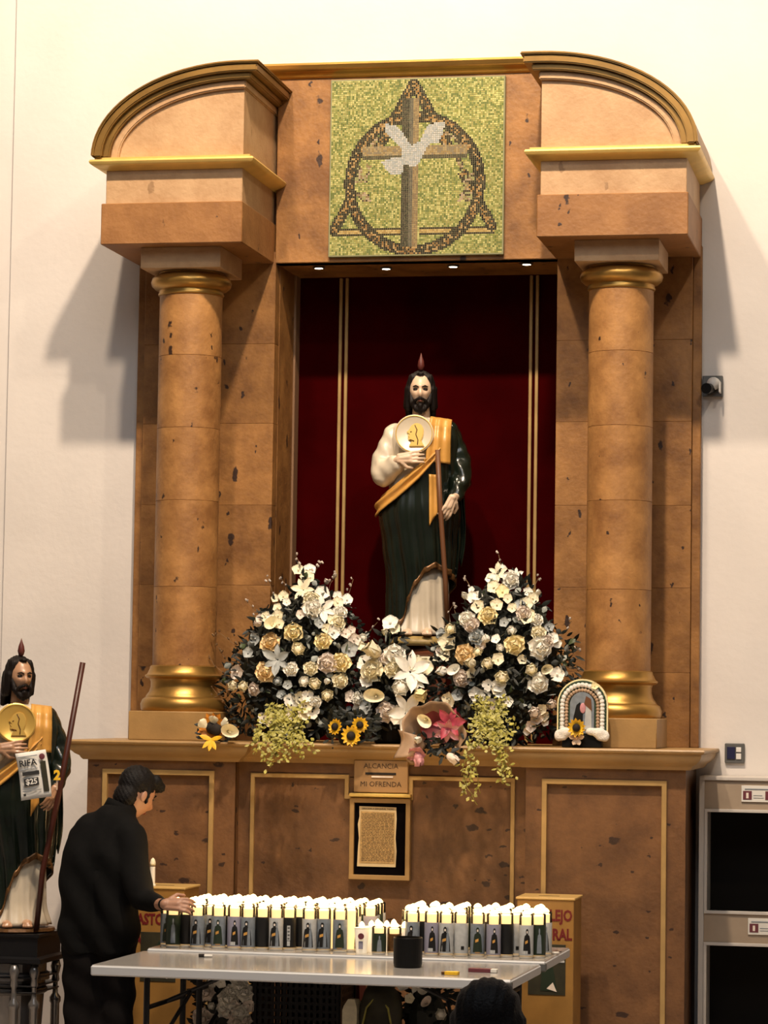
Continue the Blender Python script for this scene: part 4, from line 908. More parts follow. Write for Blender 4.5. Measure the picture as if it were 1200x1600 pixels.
# ============================================================ candles
def candle(kind, h, lab, label, loc, group=None):
    c = thing('glass_candle', label, 'candle', loc, 0, group); r = .0315
    if kind == 'cup':
        MB().lathe([(.024, 0), (.025, .004), (.034, h-.004), (.036, h), (.033, h), (.031, h-.01), (.0, h-.012)], n=20, cap=False).build('cup', 'glowwax', c, smooth=False, local=True)
        MB().lathe([(.030, h-.011), (.008, h-.006), (0, h-.006)], n=14, cap=False).build('wax', 'wax', c, local=True)
        MB().lathe([(.003, 0), (.011, .005), (.014, .014), (.010, .024), (.002, .032)], (0, 0, h-.004), 8).build('flame', 'flame', c, smooth=True, local=True)
    else:
        MB().lathe([(r, .004), (r+.001, .010), (r+.001, h-.006), (r-.001, h), (r-.003, h-.004), (r-.003, .012), (0, .010)], n=22, cap=False).build('glass', 'glass', c, smooth=True, local=True)
        MB().lathe([(0, .0), (r-.002, .0), (r+.0005, .004), (r-.002, .011), (0, .011)], n=20, cap=False).build('glass_foot', 'plainwax', c, smooth=True, local=True)
        MB().lathe([(0, .011), (r-.004, .011), (r-.0035, h*.93), (r-.008, h*.93+.004), (0, h*.93+.003)], n=18, cap=False).build('wax', 'wax', c, smooth=False, local=True)
        MB().lathe([(.005, 0), (.015, .004), (.020, .011), (.0185, .019), (.011, .027), (.002, .031)], (0, 0, h*.93+.001), 10).build('flame', 'flame', c, smooth=True, local=True)
        top = h*.75
        if lab: MB().lathe([(r+.0014, .012), (r+.0016, .013), (r+.0016, top), (r+.0014, top+.001)], n=22, cap=False).build('label', lab, c, smooth=True, local=True)
        R_ = r+.0026
        def curved(pts, mt, nm):
            "flat print bent onto the glass; pts = (angle, z) outline facing the viewer"
            vs = [(R_*math.sin(a), -R_*math.cos(a), z) for a, z in pts]; o = MB().add(vs, [tuple(range(len(vs)))]).build(nm, mt, c, local=True); return o
        A0 = math.radians(9)
        def rect(a0, a1, z0, z1, mt, nm):
            k = 5; vs = [(R_*math.sin(A0+a0+(a1-a0)*i/k), -R_*math.cos(A0+a0+(a1-a0)*i/k), z) for z in (z0, z1) for i in range(k+1)]
            return MB().add(vs, [(i, i+1, k+2+i, k+1+i) for i in range(k)]).build(nm, mt, c, local=True)
        def figure(mt, off=0, s=1):
            rows = [(.016, .66), (.04, .60), (.068, .50), (.079, .40), (.084, .13), (.088, .19), (.097, .21), (.103, .10)]
            vs = []; 
            for z, a in rows:
                for t in (-1, -.3, .3, 1): vs.append((R_*math.sin(A0+off+a*t*s), -R_*math.cos(A0+off+a*t*s), z*h/.2*1.30))
            MB().add(vs, [(j*4+i, j*4+i+1, j*4+i+5, j*4+i+4) for j in range(len(rows)-1) for i in range(3)]).build('printed_figure', mt, c, local=True)
            if s > .7: patch_(-.10*s+off, .10*s+off, .088*h/.2*1.3, .096*h/.2*1.3, 'petal_b', 'printed_face'); patch_(-.30*s+off, .12*s+off, .050*h/.2*1.3, .060*h/.2*1.3, 'sash', 'printed_sash')
        def patch_(a0, a1, z0, z1, mt, nm):
            q = R_+.0006; vs = [(q*math.sin(A0+a0+(a1-a0)*i/4), -q*math.cos(A0+a0+(a1-a0)*i/4), z+(.006*i/4 if nm == 'printed_sash' else 0)) for z in (z0, z1) for i in range(5)]
            return MB().add(vs, [(i, i+1, 6+i, 5+i) for i in range(4)]).build(nm, mt, c, local=True)
        if kind == 'figure': figure('lab_green'); rect(-.35, .35, .016, .022, 'sign', 'printed_caption')
        elif kind == 'figure_white': figure('lab_black', .1, .8); rect(-.5, .2, .018, .034, 'lab_white', 'printed_caption')
        elif kind == 'text':
            rect(-.22, .22, .045, .112, 'lab_white', 'printed_bar')
            for i in range(4): rect(-.16, .16, .049+i*.016, .057+i*.016, 'lab_black', 'printed_letter')
            rect(-.2, .2, .02, .042, 'lab_white', 'printed_caption')
        elif kind == 'square': rect(.0, .42, .03, .046, 'lab_black', 'printed_square')
        elif kind == 'arch': figure('lab_black', -.15, 1.15); figure('lab_blue', .2, .35)
        elif kind == 'green': figure('lab_blue', .1, .5)
    return c
def ctree(o, loc, label, group):
    c = o.copy(); COL.objects.link(c); c.location = loc; c['label'] = label; c['group'] = group
    for ch in o.children: d = ch.copy(); COL.objects.link(d); d.parent = c
    return c
ty = {'fig': ('figure', .196, 'lab_blue'), 'figw': ('figure_white', .196, 'lab_white'), 'txt': ('text', .196, 'lab_black'), 'sq': ('square', .196, 'lab_white'), 'blk': ('plain', .196, 'lab_black'),
      'lil': ('figure_white', .196, 'lab_lilac'), 'grn': ('green', .196, 'lab_green'), 'arc': ('arch', .196, 'lab_white'), 'clr': ('plain', .196, None), 'blu': ('arch', .196, 'lab_blue'),
      'sgrn': ('green', .125, 'lab_green'), 'sbrn': ('plain', .12, 'hem'), 'cup': ('cup', .115, None)}
proto = {}
used = set()
names = {'fig': 'pale blue label, green figure', 'figw': 'white label, slim dark figure', 'txt': 'black label, white bar', 'sq': 'plain white label, dark square', 'blk': 'plain black label',
         'lil': 'lilac label, dark figure', 'grn': 'dark green label', 'arc': 'white label, broad dark figure', 'clr': 'clear glass full of glowing wax', 'blu': 'blue grey label, broad figure', 'sgrn': 'low dark green glass', 'sbrn': 'low brown glass', 'cup': 'small white plastic cup'}
occupied = []
RC = random.Random(11)
def put(kind, px, py, label, group, y=None):
    p = at(px, py, -1.0)
    # walk the ray down to the table plane z = TZ
    d = p-CAM; p = CAM+d*((TZ-CAM.z)/d.z)
    if y is not None: p = at(px, py, y); p.z = TZ
    return place(kind, p.x, p.y, label, group)
def place(kind, x, y, label, group):
    y = max(-1.165, y)
    while any(math.hypot(x-a, y-b_) < .0668 for a, b_ in occupied): y += .004
    occupied.append((x, y)); loc = (x, y, TZ+.0005)
    if kind not in proto: proto[kind] = candle(*ty[kind], label, loc, group); return proto[kind]
    return ctree(proto[kind], loc, label, group)
GL, GR = 'lit glass candles in the left cluster', 'lit glass candles in the right cluster'
YR = -1.12
front_l = [('grn', 270), ('blk', 289), ('blu', 308), ('fig', 341), ('lil', 366), ('blu', 387), ('blk', 409), ('arc', 431), ('txt', 448), ('blk', 463), ('arc', 483), ('blu', 504), ('fig', 531)]
seen = {}
def where(k, i, n, side):
    return ('%s candle lit in front row of the %s cluster' % (names[k], side)) if seen.setdefault((k, side), 0) == 0 else None
ord_ = ['leftmost', 'second', 'third', 'fourth']
def frontlabel(k, side):
    c = seen.get((k, side), 0); seen[(k, side)] = c+1
    return '%s candle, %s such in %s cluster front row' % (names[k], ord_[c], side)
for i, (k, px) in enumerate(front_l):
    put(k, px, 1478, frontlabel(k, 'left'), GL, y=YR+.012*math.sin(i*2.3)-.0)
put('clr', 517, 1478, 'tall clear candle glowing between printed ones, right part of left cluster', GL, y=-1.05)
put('clr', 546, 1478, 'tall clear candle at right end of the left cluster front', GL, y=-1.08)
put('cup', 396, 1480, 'small white plastic cup candle standing before the left cluster', GL, y=-1.162)
put('cup', 565, 1478, 'white cup candle with a reddish seal, right end of left cluster', GL, y=-1.13)
put('sgrn', 592, 1480, 'low dark green candle in the gap between clusters', 'low candles in the gap', y=-1.15)
put('sbrn', 616, 1478, 'low brown candle in the gap beside black pot', 'low candles in the gap', y=-1.11)
for q, (px, yy) in enumerate(((580, -1.05), (604, -1.03), (630, -1.08), (590, -.95), (615, -.94))):
    put('cup', px, 1470, 'low white cup candle in the gap between the clusters', 'low cups in the gap', y=yy)
front_r = [('blu', 644), ('blk', 657), ('lil', 674), ('arc', 697), ('sq', 720), ('fig', 746), ('lil', 771), ('blk', 788), ('sq', 801), ('figw', 822), ('grn', 838)]
for i, (k, px) in enumerate(front_r):
    put(k, px, 1490, frontlabel(k, 'right'), GR, y=-1.12+.012*math.sin(i*1.7))
put('arc', 851, 1482, 'lit candle with white label at right end of right cluster, set back', GR, y=-.93)
kinds = ['fig', 'blu', 'arc', 'lil', 'blk', 'grn', 'figw', 'sq']
def fill(x0, x1, rows, side, g):
    for r in range(rows):
        y = -1.05+r*.072; n = int((x1(r)-x0(r))/.069)
        for i in range(n+1):
            x = x0(r)+(x1(r)-x0(r))*i/max(1, n)+RC.uniform(-.006, .006)
            yy = y+RC.uniform(-.005, .005)
            if all(math.hypot(x-a, yy-b_) > .0665 for a, b_ in occupied):
                place(kinds[(i*3+r*5) % 8], x, yy, 'lit candle behind the front row in the %s cluster' % side, 'candles behind the front row of the %s cluster' % side)
X = lambda px: at(px, 1470, -.9).x
fill(lambda r: X(275)-.0, lambda r: X(548)+.02, 3, 'left', GL)
fill(lambda r: X(300), lambda r: X(580), 0, 'left', GL)
for r in range(3, 7):
    y = -1.05+r*.072
    for i in range(14):
        x = X(300)+i*.069+RC.uniform(-.006, .006)
        if x < X(590): place(kinds[(i*3+r*5) % 8], x, y+RC.uniform(-.004, .004), 'lit candle behind the front row in the left cluster', 'candles behind the front row of the left cluster')
fill(lambda r: X(645)+.0, lambda r: X(833), 6, 'right', GR)
# seal print on the white cup
for o in list(bpy.data.objects):
    if o.get('label', '').startswith('white cup candle with a reddish'):
        MB().tube([(.004, -.034, .078), (.004, -.0375, .078)], .014, 14).build('printed_seal', 'lab_maroon', o, local=True)
        MB().box(-.008, .012, -.031, -.028, .02, .055).build('printed_caption', 'lab_lilac', o, local=True)
# light that the flames give
for x, y in ((X(310), -.95), (X(400), -.85), (X(490), -.95), (X(560), -.85), (X(690), -.9), (X(790), -.9)):
    l = bpy.data.lights.new('candle_light', 'POINT'); l.energy = 2.2; l.color = (1, .62, .28); l.shadow_soft_size = .06
    o = bpy.data.objects.new('candle_light', l); COL.objects.link(o); o.location = (x, y, TZ+.27)

# small things on the front table
TT = .7365; p = at(637, 1512, -1.62); p = Vector((p.x, -1.62, TT))
bp = thing('black_candle_pot', 'squat charred black glass pot at middle of front table', 'pot', p)
MB().lathe([(.055, 0), (.060, .004), (.0625, .02), (.0635, .125), (.062, .130), (.058, .130), (.057, .02), (0, .015)], n=32, cap=False).build('pot', 'black', bp, smooth=False, local=True)
MB().lathe([(0, .095), (.056, .095)], n=24, cap=False).build('burnt_wax', 'seed', bp, local=True)
def on_table(px, py):
    d = at(px, py, -1.5)-CAM; q = CAM+d*((TT-CAM.z)/d.z); return q
p = on_table(704, 1523); mt_ = thing('matchbox', 'small yellow matchbox with dark end on front table', 'matchbox', p, math.radians(-6))
MB().box(-.022, .035, -.018, .018, 0, .014, bev=.001).build('sleeve', 'sun', mt_, local=True); MB().box(-.037, -.021, -.0165, .0165, .001, .013, bev=.001).build('tray', 'hem', mt_, local=True)
p = on_table(755, 1519); mt_ = thing('candle_lighter_box', 'long dark maroon box with white end on front table', 'box', p, math.radians(-4))
MB().box(-.062, .036, -.018, .018, 0, .016, bev=.001).build('sleeve', 'lab_maroon', mt_, local=True); MB().box(.035, .062, -.017, .017, .001, .015, bev=.001).build('tray', 'paper', mt_, local=True)
p = on_table(321, 1496); mt_ = thing('burnt_match', 'short burnt stub lying on left half of front table', 'stub', p, math.radians(5))
MB().tube([(-.03, 0, .008), (-.005, 0, .008)], .008, 8).build('charred_end', 'seed', mt_, local=True); MB().tube([(-.006, 0, .007), (.03, .004, .007)], .006, 8).build('stub_body', 'paper', mt_, local=True)
p = Vector((at(853, 1487, -.85).x, -.80, TZ)); mt_ = thing('scissors', 'pair of white handled scissors beside the right candle cluster', 'scissors', (p.x+.03, p.y, TZ), math.radians(-10))
for q, dx in ((-1, -.022), (1, .022)):
    rg = [(dx+.017*math.cos(t*PI/8), -.05+.021*math.sin(t*PI/8), .006) for t in range(17)]
    MB().tube(rg, .0042, 6, cap=False).build('handle', 'whiteplastic', mt_, smooth=True, local=True)
    MB().box(-.005, .005, -.03, .075, .003+.002*q, .006+.002*q, T=Matrix.Rotation(math.radians(7*q), 4, 'Z')).build('blade', 'pedsilver', mt_, local=True)

# ============================================================ donation boxes
def dbox(pxa, pxb, y, lines, label):
    a = at(pxa, 1402, y); b_ = at(pxb, 1402, y); x0, x1 = a.x, b_.x; z1 = .962
    t = thing('donation_box', label, 'box', ((x0+x1)/2, y+.13, 0), 0, 'wooden donation boxes')
    MB().box(x0, x1, y, y+.28, 0, z1-.012, bev=.003).build('body', 'box', t)
    MB().box(x0-.006, x1+.006, y-.006, y+.286, z1-.012, z1, bev=.003).build('lid', 'boxtop', t)
    MB().box((x0+x1)/2-.05, (x0+x1)/2+.05, y+.12, y+.13, z1-.0005, z1+.001).build('coin_slot', 'seed', t)
    for s_, z in lines: text('red_lettering', s_, .074, ((x0+x1)/2, y-.001, z), 'redtext', t, extrude=.001, sx=.72 if len(s_) > 7 else .9, bold=.0025)
    # printed picture of a robed figure
    xc = (x0+x1)/2+.01
    MB().box(xc-.09, xc+.09, y-.003, y+.001, .50, .74, bev=.0005).build('picture', 'olive', t)
    MB().prism([(xc-.03, .52), (xc+.05, .52), (xc+.025, .66), (xc+.005, .70), (xc-.02, .66)], y-.005, y-.0028).build('printed_figure', 'lab_green', t)
    MB().prism([(xc+.0, .53), (xc+.05, .515), (xc+.03, .56)], y-.006, y-.0045).build('printed_foot', 'petal_b', t)
    MB().box(xc-.01, xc+.085, y-.0048, y-.0029, .655, .665).build('printed_line', 'lab_white', t)
    return t
dbox(808, 897, -.22, [('COMPLEJO', .875), ('PASTORAL', .785)], 'varnished wooden donation box with red lettering behind right candle cluster')
dbox(204, 288, -.22, [('PASTORAL', .80), ('SAN JUDAS', .70)], 'varnished wooden donation box with red lettering beside the leaning man')
p = at(238, 1390, -.19)
wc = thing('white_candle', 'slim white pillar candle standing on left donation box', 'candle', (p.x, -.19, .963))
MB().lathe([(.017, 0), (.017, .008), (.013, .010), (.013, .095), (.0135, .098)], n=16).build('candle_body', 'plainwax', wc, smooth=False, local=True)
MB().lathe([(.0135, .100), (.0145, .112), (.010, .130), (.002, .138)], n=14).build('candle_cap', 'petal_c', wc, smooth=True, local=True)
MB().lathe([(.0137, .0965), (.0142, .0985), (.0137, .1005)], n=14).build('ring', 'hem', wc, local=True)

# ============================================================ flowers
RF = random.Random(21)
def petal(mb, base, axis, outv, L, W_, cup=.3, curl=.2, nu=3, nv=4, point=.5):
    "one petal: grows along axis from base, leaning to outv; cup bends edges in, curl bends the tip outward"
    ax = Vector(axis).normalized(); ov = Vector(outv); ov = (ov-ax*ov.dot(ax)).normalized(); sd = ax.cross(ov); B = Vector(base)
    def f(u, v):
        x = (u*2-1); b = curl*v*v
        if point >= .7: w_ = W_*.5*(math.sin(PI*min(1, v*.93+.07))**point if v < 1 else .08)
        else: w_ = W_*.5*min(1, .3+1.3*v)*math.sqrt(max(.02, 1-max(0, (v-.5)/.505)**2))
        return tuple(B+ax*(L*v*(1-.25*b))+ov*(L*b*.6+cup*-W_*x*x*.5*(v+.2))+sd*(x*w_))
    mb.grid(f, nu, nv)
def flower(kind):
    b = MB(); Y = Vector((0, -1, 0))          # opens toward -y
    def ring(n, tilt, L, W_, cup, curl, ph, r0=.003, point=.45, y0=0):
        for i in range(n):
            a = ph+2*PI*i/n; o = Vector((math.cos(a), 0, math.sin(a))); ax = Y*math.cos(tilt)+o*math.sin(tilt)
            petal(b, o*r0+Y*y0, ax, o*math.cos(tilt)-Y*math.sin(tilt), L*RF.uniform(.92, 1.08), W_*1.12, cup, curl, 4, 4, point)
    if kind == 'rose':
        ring(3, .12, .026, .026, .9, .0, .3, .004); ring(4, .40, .029, .030, .7, .25, .9, .005); ring(5, .80, .033, .034, .5, .45, .1, .005); ring(6, 1.18, .040, .038, .35, .6, .5, .004)
    elif kind == 'roundrose':
        b.ell((0, -.014, 0), (.018, .014, .018), 12, 8); ring(5, .85, .029, .032, .8, .0, .2, .003); ring(6, 1.25, .031, .034, .7, .0, .8, .002)
    elif kind == 'lily': ring(3, .95, .074, .032, .35, .5, .52, .004, .7); ring(3, 1.05, .070, .024, .3, .6, 1.57, .003, .7); b.tube([(0, -.01, 0), (.004, -.045, .006)], .0016, 4).tube([(0, -.01, 0), (-.008, -.042, -.004)], .0016, 4)
    elif kind == 'orchid': ring(5, 1.25, .030, .028, .3, .2, .31, .003, .4); b.ell((0, -.006, 0), (.005, .005, .005), 6, 4)
    elif kind == 'four': ring(4, 1.3, .017, .018, .2, .2, .4, .002, .4)
    elif kind == 'bud': b.ell((0, -.012, 0), (.0105, .016, .0105), 8, 6); ring(3, .35, .030, .022, .9, .0, .4, .003)
    elif kind == 'calla':
        def f(u, v):
            t = 2*PI*u; r = .0005+.026*v**.9*(1+.28*max(0, math.cos((t-1.2)/1.0))**3); return (r*math.cos(t)*.85, -.045*v+.014*v*math.cos(t-1.2), r*math.sin(t)*1.1)
        b.grid(f, 16, 6, closed=True); b.cap2((0, -.004, 0), (.004, -.030, .006), .0030, .0022, 6)
    elif kind == 'sun':
        ring(13, 1.25, .034, .015, .1, .1, 0, .013, .7); ring(12, 1.05, .030, .014, .1, .1, .25, .013, .7)
    elif kind == 'leaf': petal(b, (0, 0, 0), (1, -.2, .1), (0, -.5, 1), .052, .026, .25, -.25, 2, 5, .8)
    elif kind == 'roundleaf': petal(b, (0, 0, 0), (1, -.4, .1), (0, -1, .3), .038, .034, .25, -.2, 3, 4, .5)
    o = b.build(kind, 'petal_w', None, smooth=True, local=True)
    COL.objects.unlink(o); return o.data
FM = {k: flower(k) for k in ('rose', 'roundrose', 'lily', 'orchid', 'four', 'bud', 'calla', 'sun', 'leaf', 'roundleaf')}
FMM = {}
def fdata(kind, mt):
    if (kind, mt) not in FMM:
        d = FM[kind].copy(); d.materials.clear(); d.materials.append(M[mt]); FMM[(kind, mt)] = d
    return FMM[(kind, mt)]
NAMES = {'rose': 'rose', 'roundrose': 'rose', 'lily': 'lily', 'orchid': 'orchid_bloom', 'four': 'small_blossom', 'bud': 'flower_bud', 'calla': 'calla_lily', 'sun': 'sunflower_petals', 'leaf': 'leaf', 'roundleaf': 'leaf'}
BASER = {'rose': .040, 'roundrose': .031, 'lily': .070, 'orchid': .031, 'four': .017, 'bud': .016, 'calla': .033, 'sun': .047, 'leaf': .04, 'roundleaf': .035}
def bloom(root, kind, mt, loc, rad, dirv=(0, -1, 0), spin=None, lab=None):
    o = bpy.data.objects.new(NAMES[kind], fdata(kind, mt)); COL.objects.link(o); o.parent = root
    o.location = Vector(loc)-root.location; d = Vector(dirv).normalized()
    q = Vector((0, -1, 0)).rotation_difference(d) @ Matrix.Rotation(RF.uniform(0, 2*PI) if spin is None else spin, 3, 'Y').to_quaternion()
    o.rotation_mode = 'QUATERNION'; o.rotation_quaternion = q; k = rad/BASER[kind]; o.scale = (k, k, k)
    if lab: o['label'] = lab
    return o
PXM = 4500/14.6     # pixels a metre near the flowers
LABS = {'petal_p': 'peach bloom', 'petal_y': 'yellow bloom', 'petal_s': 'grey bloom', 'petal_w': None, 'petal_c': None, 'petal_b': 'blush bloom'}
def arrangement(name, label, cat, px, base_y, cx, cy, rx, ry, yc, depth, blooms, poly, nleaf, nsilver, seed, potx, base_z=1.674):
    R_ = random.Random(seed); bx = at(px, cy, yc).x
    root = thing(name, label, cat, (bx, yc, base_z), group='floral arrangements on the altar ledge')
    def surf(x, y, push=0):
        k = max(0, 1-((x-cx)/rx)**2-((y-cy)/ry)**2)**.5; return yc-depth*k-push
    def dirn(x, y): return Vector(((x-cx)/rx*.55+.12, -1, -(y-cy)/ry*.4+.05))
    for (k, x, y, r, mt) in blooms:
        yy = surf(x, y, .02); p = at(x, y, yy); bloom(root, k, mt, p, r*1.22/PXM, dirn(x, y)+Vector((R_.uniform(-.25, .25), 0, R_.uniform(-.2, .2))), lab=LABS.get(mt))
    pts = []
    x0, x1 = min(q[0] for q in poly), max(q[0] for q in poly); y0, y1 = min(q[1] for q in poly), max(q[1] for q in poly)
    def sample():
        while True:
            x, y = R_.uniform(x0, x1), R_.uniform(y0, y1)
            if inpoly(x, y, poly): return x, y
    b = MB()
    for i in range(nleaf):     # the mass of dark foliage
        x, y = sample(); yy = surf(x, y)+R_.uniform(-.01, .13)*1.0; p = at(x, y, yy)
        d = (dirn(x, y)+Vector((R_.uniform(-1.3, 1.3), R_.uniform(-.3, .6), R_.uniform(-1.2, 1.2)))).normalized()
        petal(b, p, d, (R_.uniform(-1, 1), -1, R_.uniform(-.5, 1)), R_.uniform(.03, .065), R_.uniform(.012, .026), .2, -.2, 2, 3, .8)
    # solid inner core so nothing shows through
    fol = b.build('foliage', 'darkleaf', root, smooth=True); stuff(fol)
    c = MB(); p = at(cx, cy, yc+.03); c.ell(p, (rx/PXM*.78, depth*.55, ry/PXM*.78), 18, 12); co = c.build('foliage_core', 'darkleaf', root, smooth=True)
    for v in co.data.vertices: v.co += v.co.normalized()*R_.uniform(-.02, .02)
    for i in range(nsilver):   # larger single leaves
        x, y = sample(); yy = surf(x, y, R_.uniform(0, .02)); p = at(x, y, yy); kd = R_.choice(['leaf', 'roundleaf', 'leaf'])
        bloom(root, kd, R_.choice(['greyleaf', 'greyleaf', 'greyleaf', 'greenleaf', 'darkleaf']), p, R_.uniform(6, 11)/PXM, dirn(x, y)+Vector((R_.uniform(-.6, .6), 0, R_.uniform(-.6, .6))))
    pt = at(px, 1150, yc); MB().lathe([(.07, 0), (.085, .01), (.10, .10), (.105, .12), (.0, .12)], (bx, yc, base_z), 20, cap=False).build('dark_pot', 'black', root, smooth=False)
    return root, surf, sample, R_
def twig(root, pts, yv, mt, buds=0, bmt='petal_b', r=.0016, R_=RF):
    P_ = [at(x, y, yv) for x, y in pts]; MB().tube(P_, r, 5).build('twig', mt, root)
    for i in range(buds):
        t = (i+1)/buds; q = t*(len(P_)-1); k = min(int(q), len(P_)-2); p = P_[k].lerp(P_[k+1], q-k)+Vector((R_.uniform(-.012, .012), -.003, R_.uniform(-.01, .012)))
        bloom(root, 'bud', bmt, p, R_.uniform(2, 3.4)/PXM*.9, (R_.uniform(-1, 1), -.6, 1))
W_, P_, Y_, C_, B_, S_ = 'petal_w', 'petal_p', 'petal_y', 'petal_c', 'petal_b', 'petal_s'
left = [('orchid', 466, 891, 9, C_), ('orchid', 484, 890, 9, W_), ('orchid', 480, 903, 11, C_), ('lily', 474, 922, 18, C_), ('rose', 486, 938, 13, C_), ('rose', 489, 952, 16, W_), ('lily', 504, 952, 20, W_),
 ('orchid', 503, 927, 11, W_), ('bud', 511, 911, 5, B_), ('bud', 523, 902, 4, B_), ('orchid', 443, 932, 8, C_), ('orchid', 430, 935, 6, C_), ('orchid', 448, 941, 6, W_), ('orchid', 434, 950, 7, C_), ('orchid', 527, 931, 7, W_), ('orchid', 527, 942, 9, C_), ('orchid', 542, 938, 9, W_),
 ('rose', 531, 958, 11, W_), ('orchid', 520, 968, 9, C_), ('rose', 528, 974, 11, C_), ('orchid', 521, 987, 10, W_), ('orchid', 510, 982, 7, C_), ('orchid', 435, 962, 9, C_), ('orchid', 425, 968, 8, W_), ('orchid', 416, 964, 8, C_), ('orchid', 408, 966, 7, B_), ('calla', 425, 978, 11, C_), ('orchid', 437, 975, 8, C_), ('bud', 405, 975, 7, B_),
 ('rose', 458, 988, 14, Y_), ('rose', 423, 1005, 15, P_), ('rose', 505, 1003, 13, Y_), ('roundrose', 467, 1015, 10, C_), ('orchid', 400, 998, 9, S_), ('rose', 532, 1036, 15, Y_), ('rose', 511, 1037, 15, B_), ('rose', 416, 1051, 16, P_), ('lily', 434, 1031, 22, S_), ('rose', 455, 1046, 11, W_), ('rose', 486, 1045, 11, C_),
 ('roundrose', 434, 1065, 7, S_), ('roundrose', 476, 1066, 8, W_), ('roundrose', 493, 1068, 9, C_), ('rose', 531, 1064, 12, C_), ('roundrose', 511, 1087, 9, C_), ('bud', 510, 1064, 6, W_), ('orchid', 372, 1050, 11, B_), ('roundrose', 367, 1071, 8, C_), ('roundrose', 382, 1073, 8, C_), ('rose', 398, 1077, 10, B_),
 ('four', 452, 1093, 8, W_), ('four', 468, 1090, 8, C_), ('four', 481, 1088, 8, W_), ('rose', 493, 1096, 9, W_), ('four', 478, 1103, 9, C_), ('four', 466, 1104, 8, W_), ('orchid', 455, 1113, 11, W_), ('four', 475, 1114, 9, C_), ('four', 488, 1112, 9, W_), ('four', 450, 1119, 8, W_), ('four', 412, 1122, 8, W_), ('four', 423, 1128, 7, C_), ('orchid', 546, 1088, 9, B_),
 ('orchid', 552, 1000, 10, B_), ('orchid', 560, 1008, 8, C_), ('roundrose', 566, 996, 6, W_), ('orchid', 545, 1015, 12, S_), ('orchid', 540, 990, 8, B_), ('orchid', 388, 1020, 8, S_), ('orchid', 548, 985, 7, B_), ('orchid', 470, 960, 7, B_), ('orchid', 500, 975, 8, S_), ('orchid', 450, 1070, 7, S_), ('orchid', 440, 1085, 7, S_)]
lp_ = [(478, 885), (505, 925), (545, 945), (575, 1000), (580, 1060), (575, 1110), (540, 1140), (400, 1150), (355, 1148), (350, 1095), (345, 1060), (385, 990), (410, 950), (450, 930)]
root, surf, samp, RR = arrangement('flower_arrangement', 'large left arrangement of white and peach blooms with silver leaves', 'flowers', 470, 0, 465, 1050, 118, 150, .62, .26, left, lp_, 1400, 260, 5, 470)
for pts in ([(470, 905), (468, 880), (462, 868)], [(486, 900), (498, 885), (503, 878)], [(510, 935), (516, 912), (526, 898)], [(535, 950), (546, 925), (552, 905)], [(430, 945), (422, 912), (418, 903)], [(405, 975), (395, 950), (384, 938)], [(560, 1010), (574, 990), (590, 972)], [(566, 1040), (574, 1018), (571, 1000)], [(445, 940), (447, 915), (440, 905)]):
    twig(root, pts, .60, 'twig', 4, R_=RR)
for pts in ([(400, 1080), (360, 1060), (335, 1040), (322, 1015)], [(395, 1090), (355, 1085), (330, 1090)], [(390, 1040), (370, 1010), (345, 990), (333, 995)], [(400, 1100), (360, 1110), (332, 1075)], [(380, 1060), (352, 1030), (340, 1010)]):
    twig(root, pts, .52, 'twig', 6, 'twig', .0013, R_=RR)
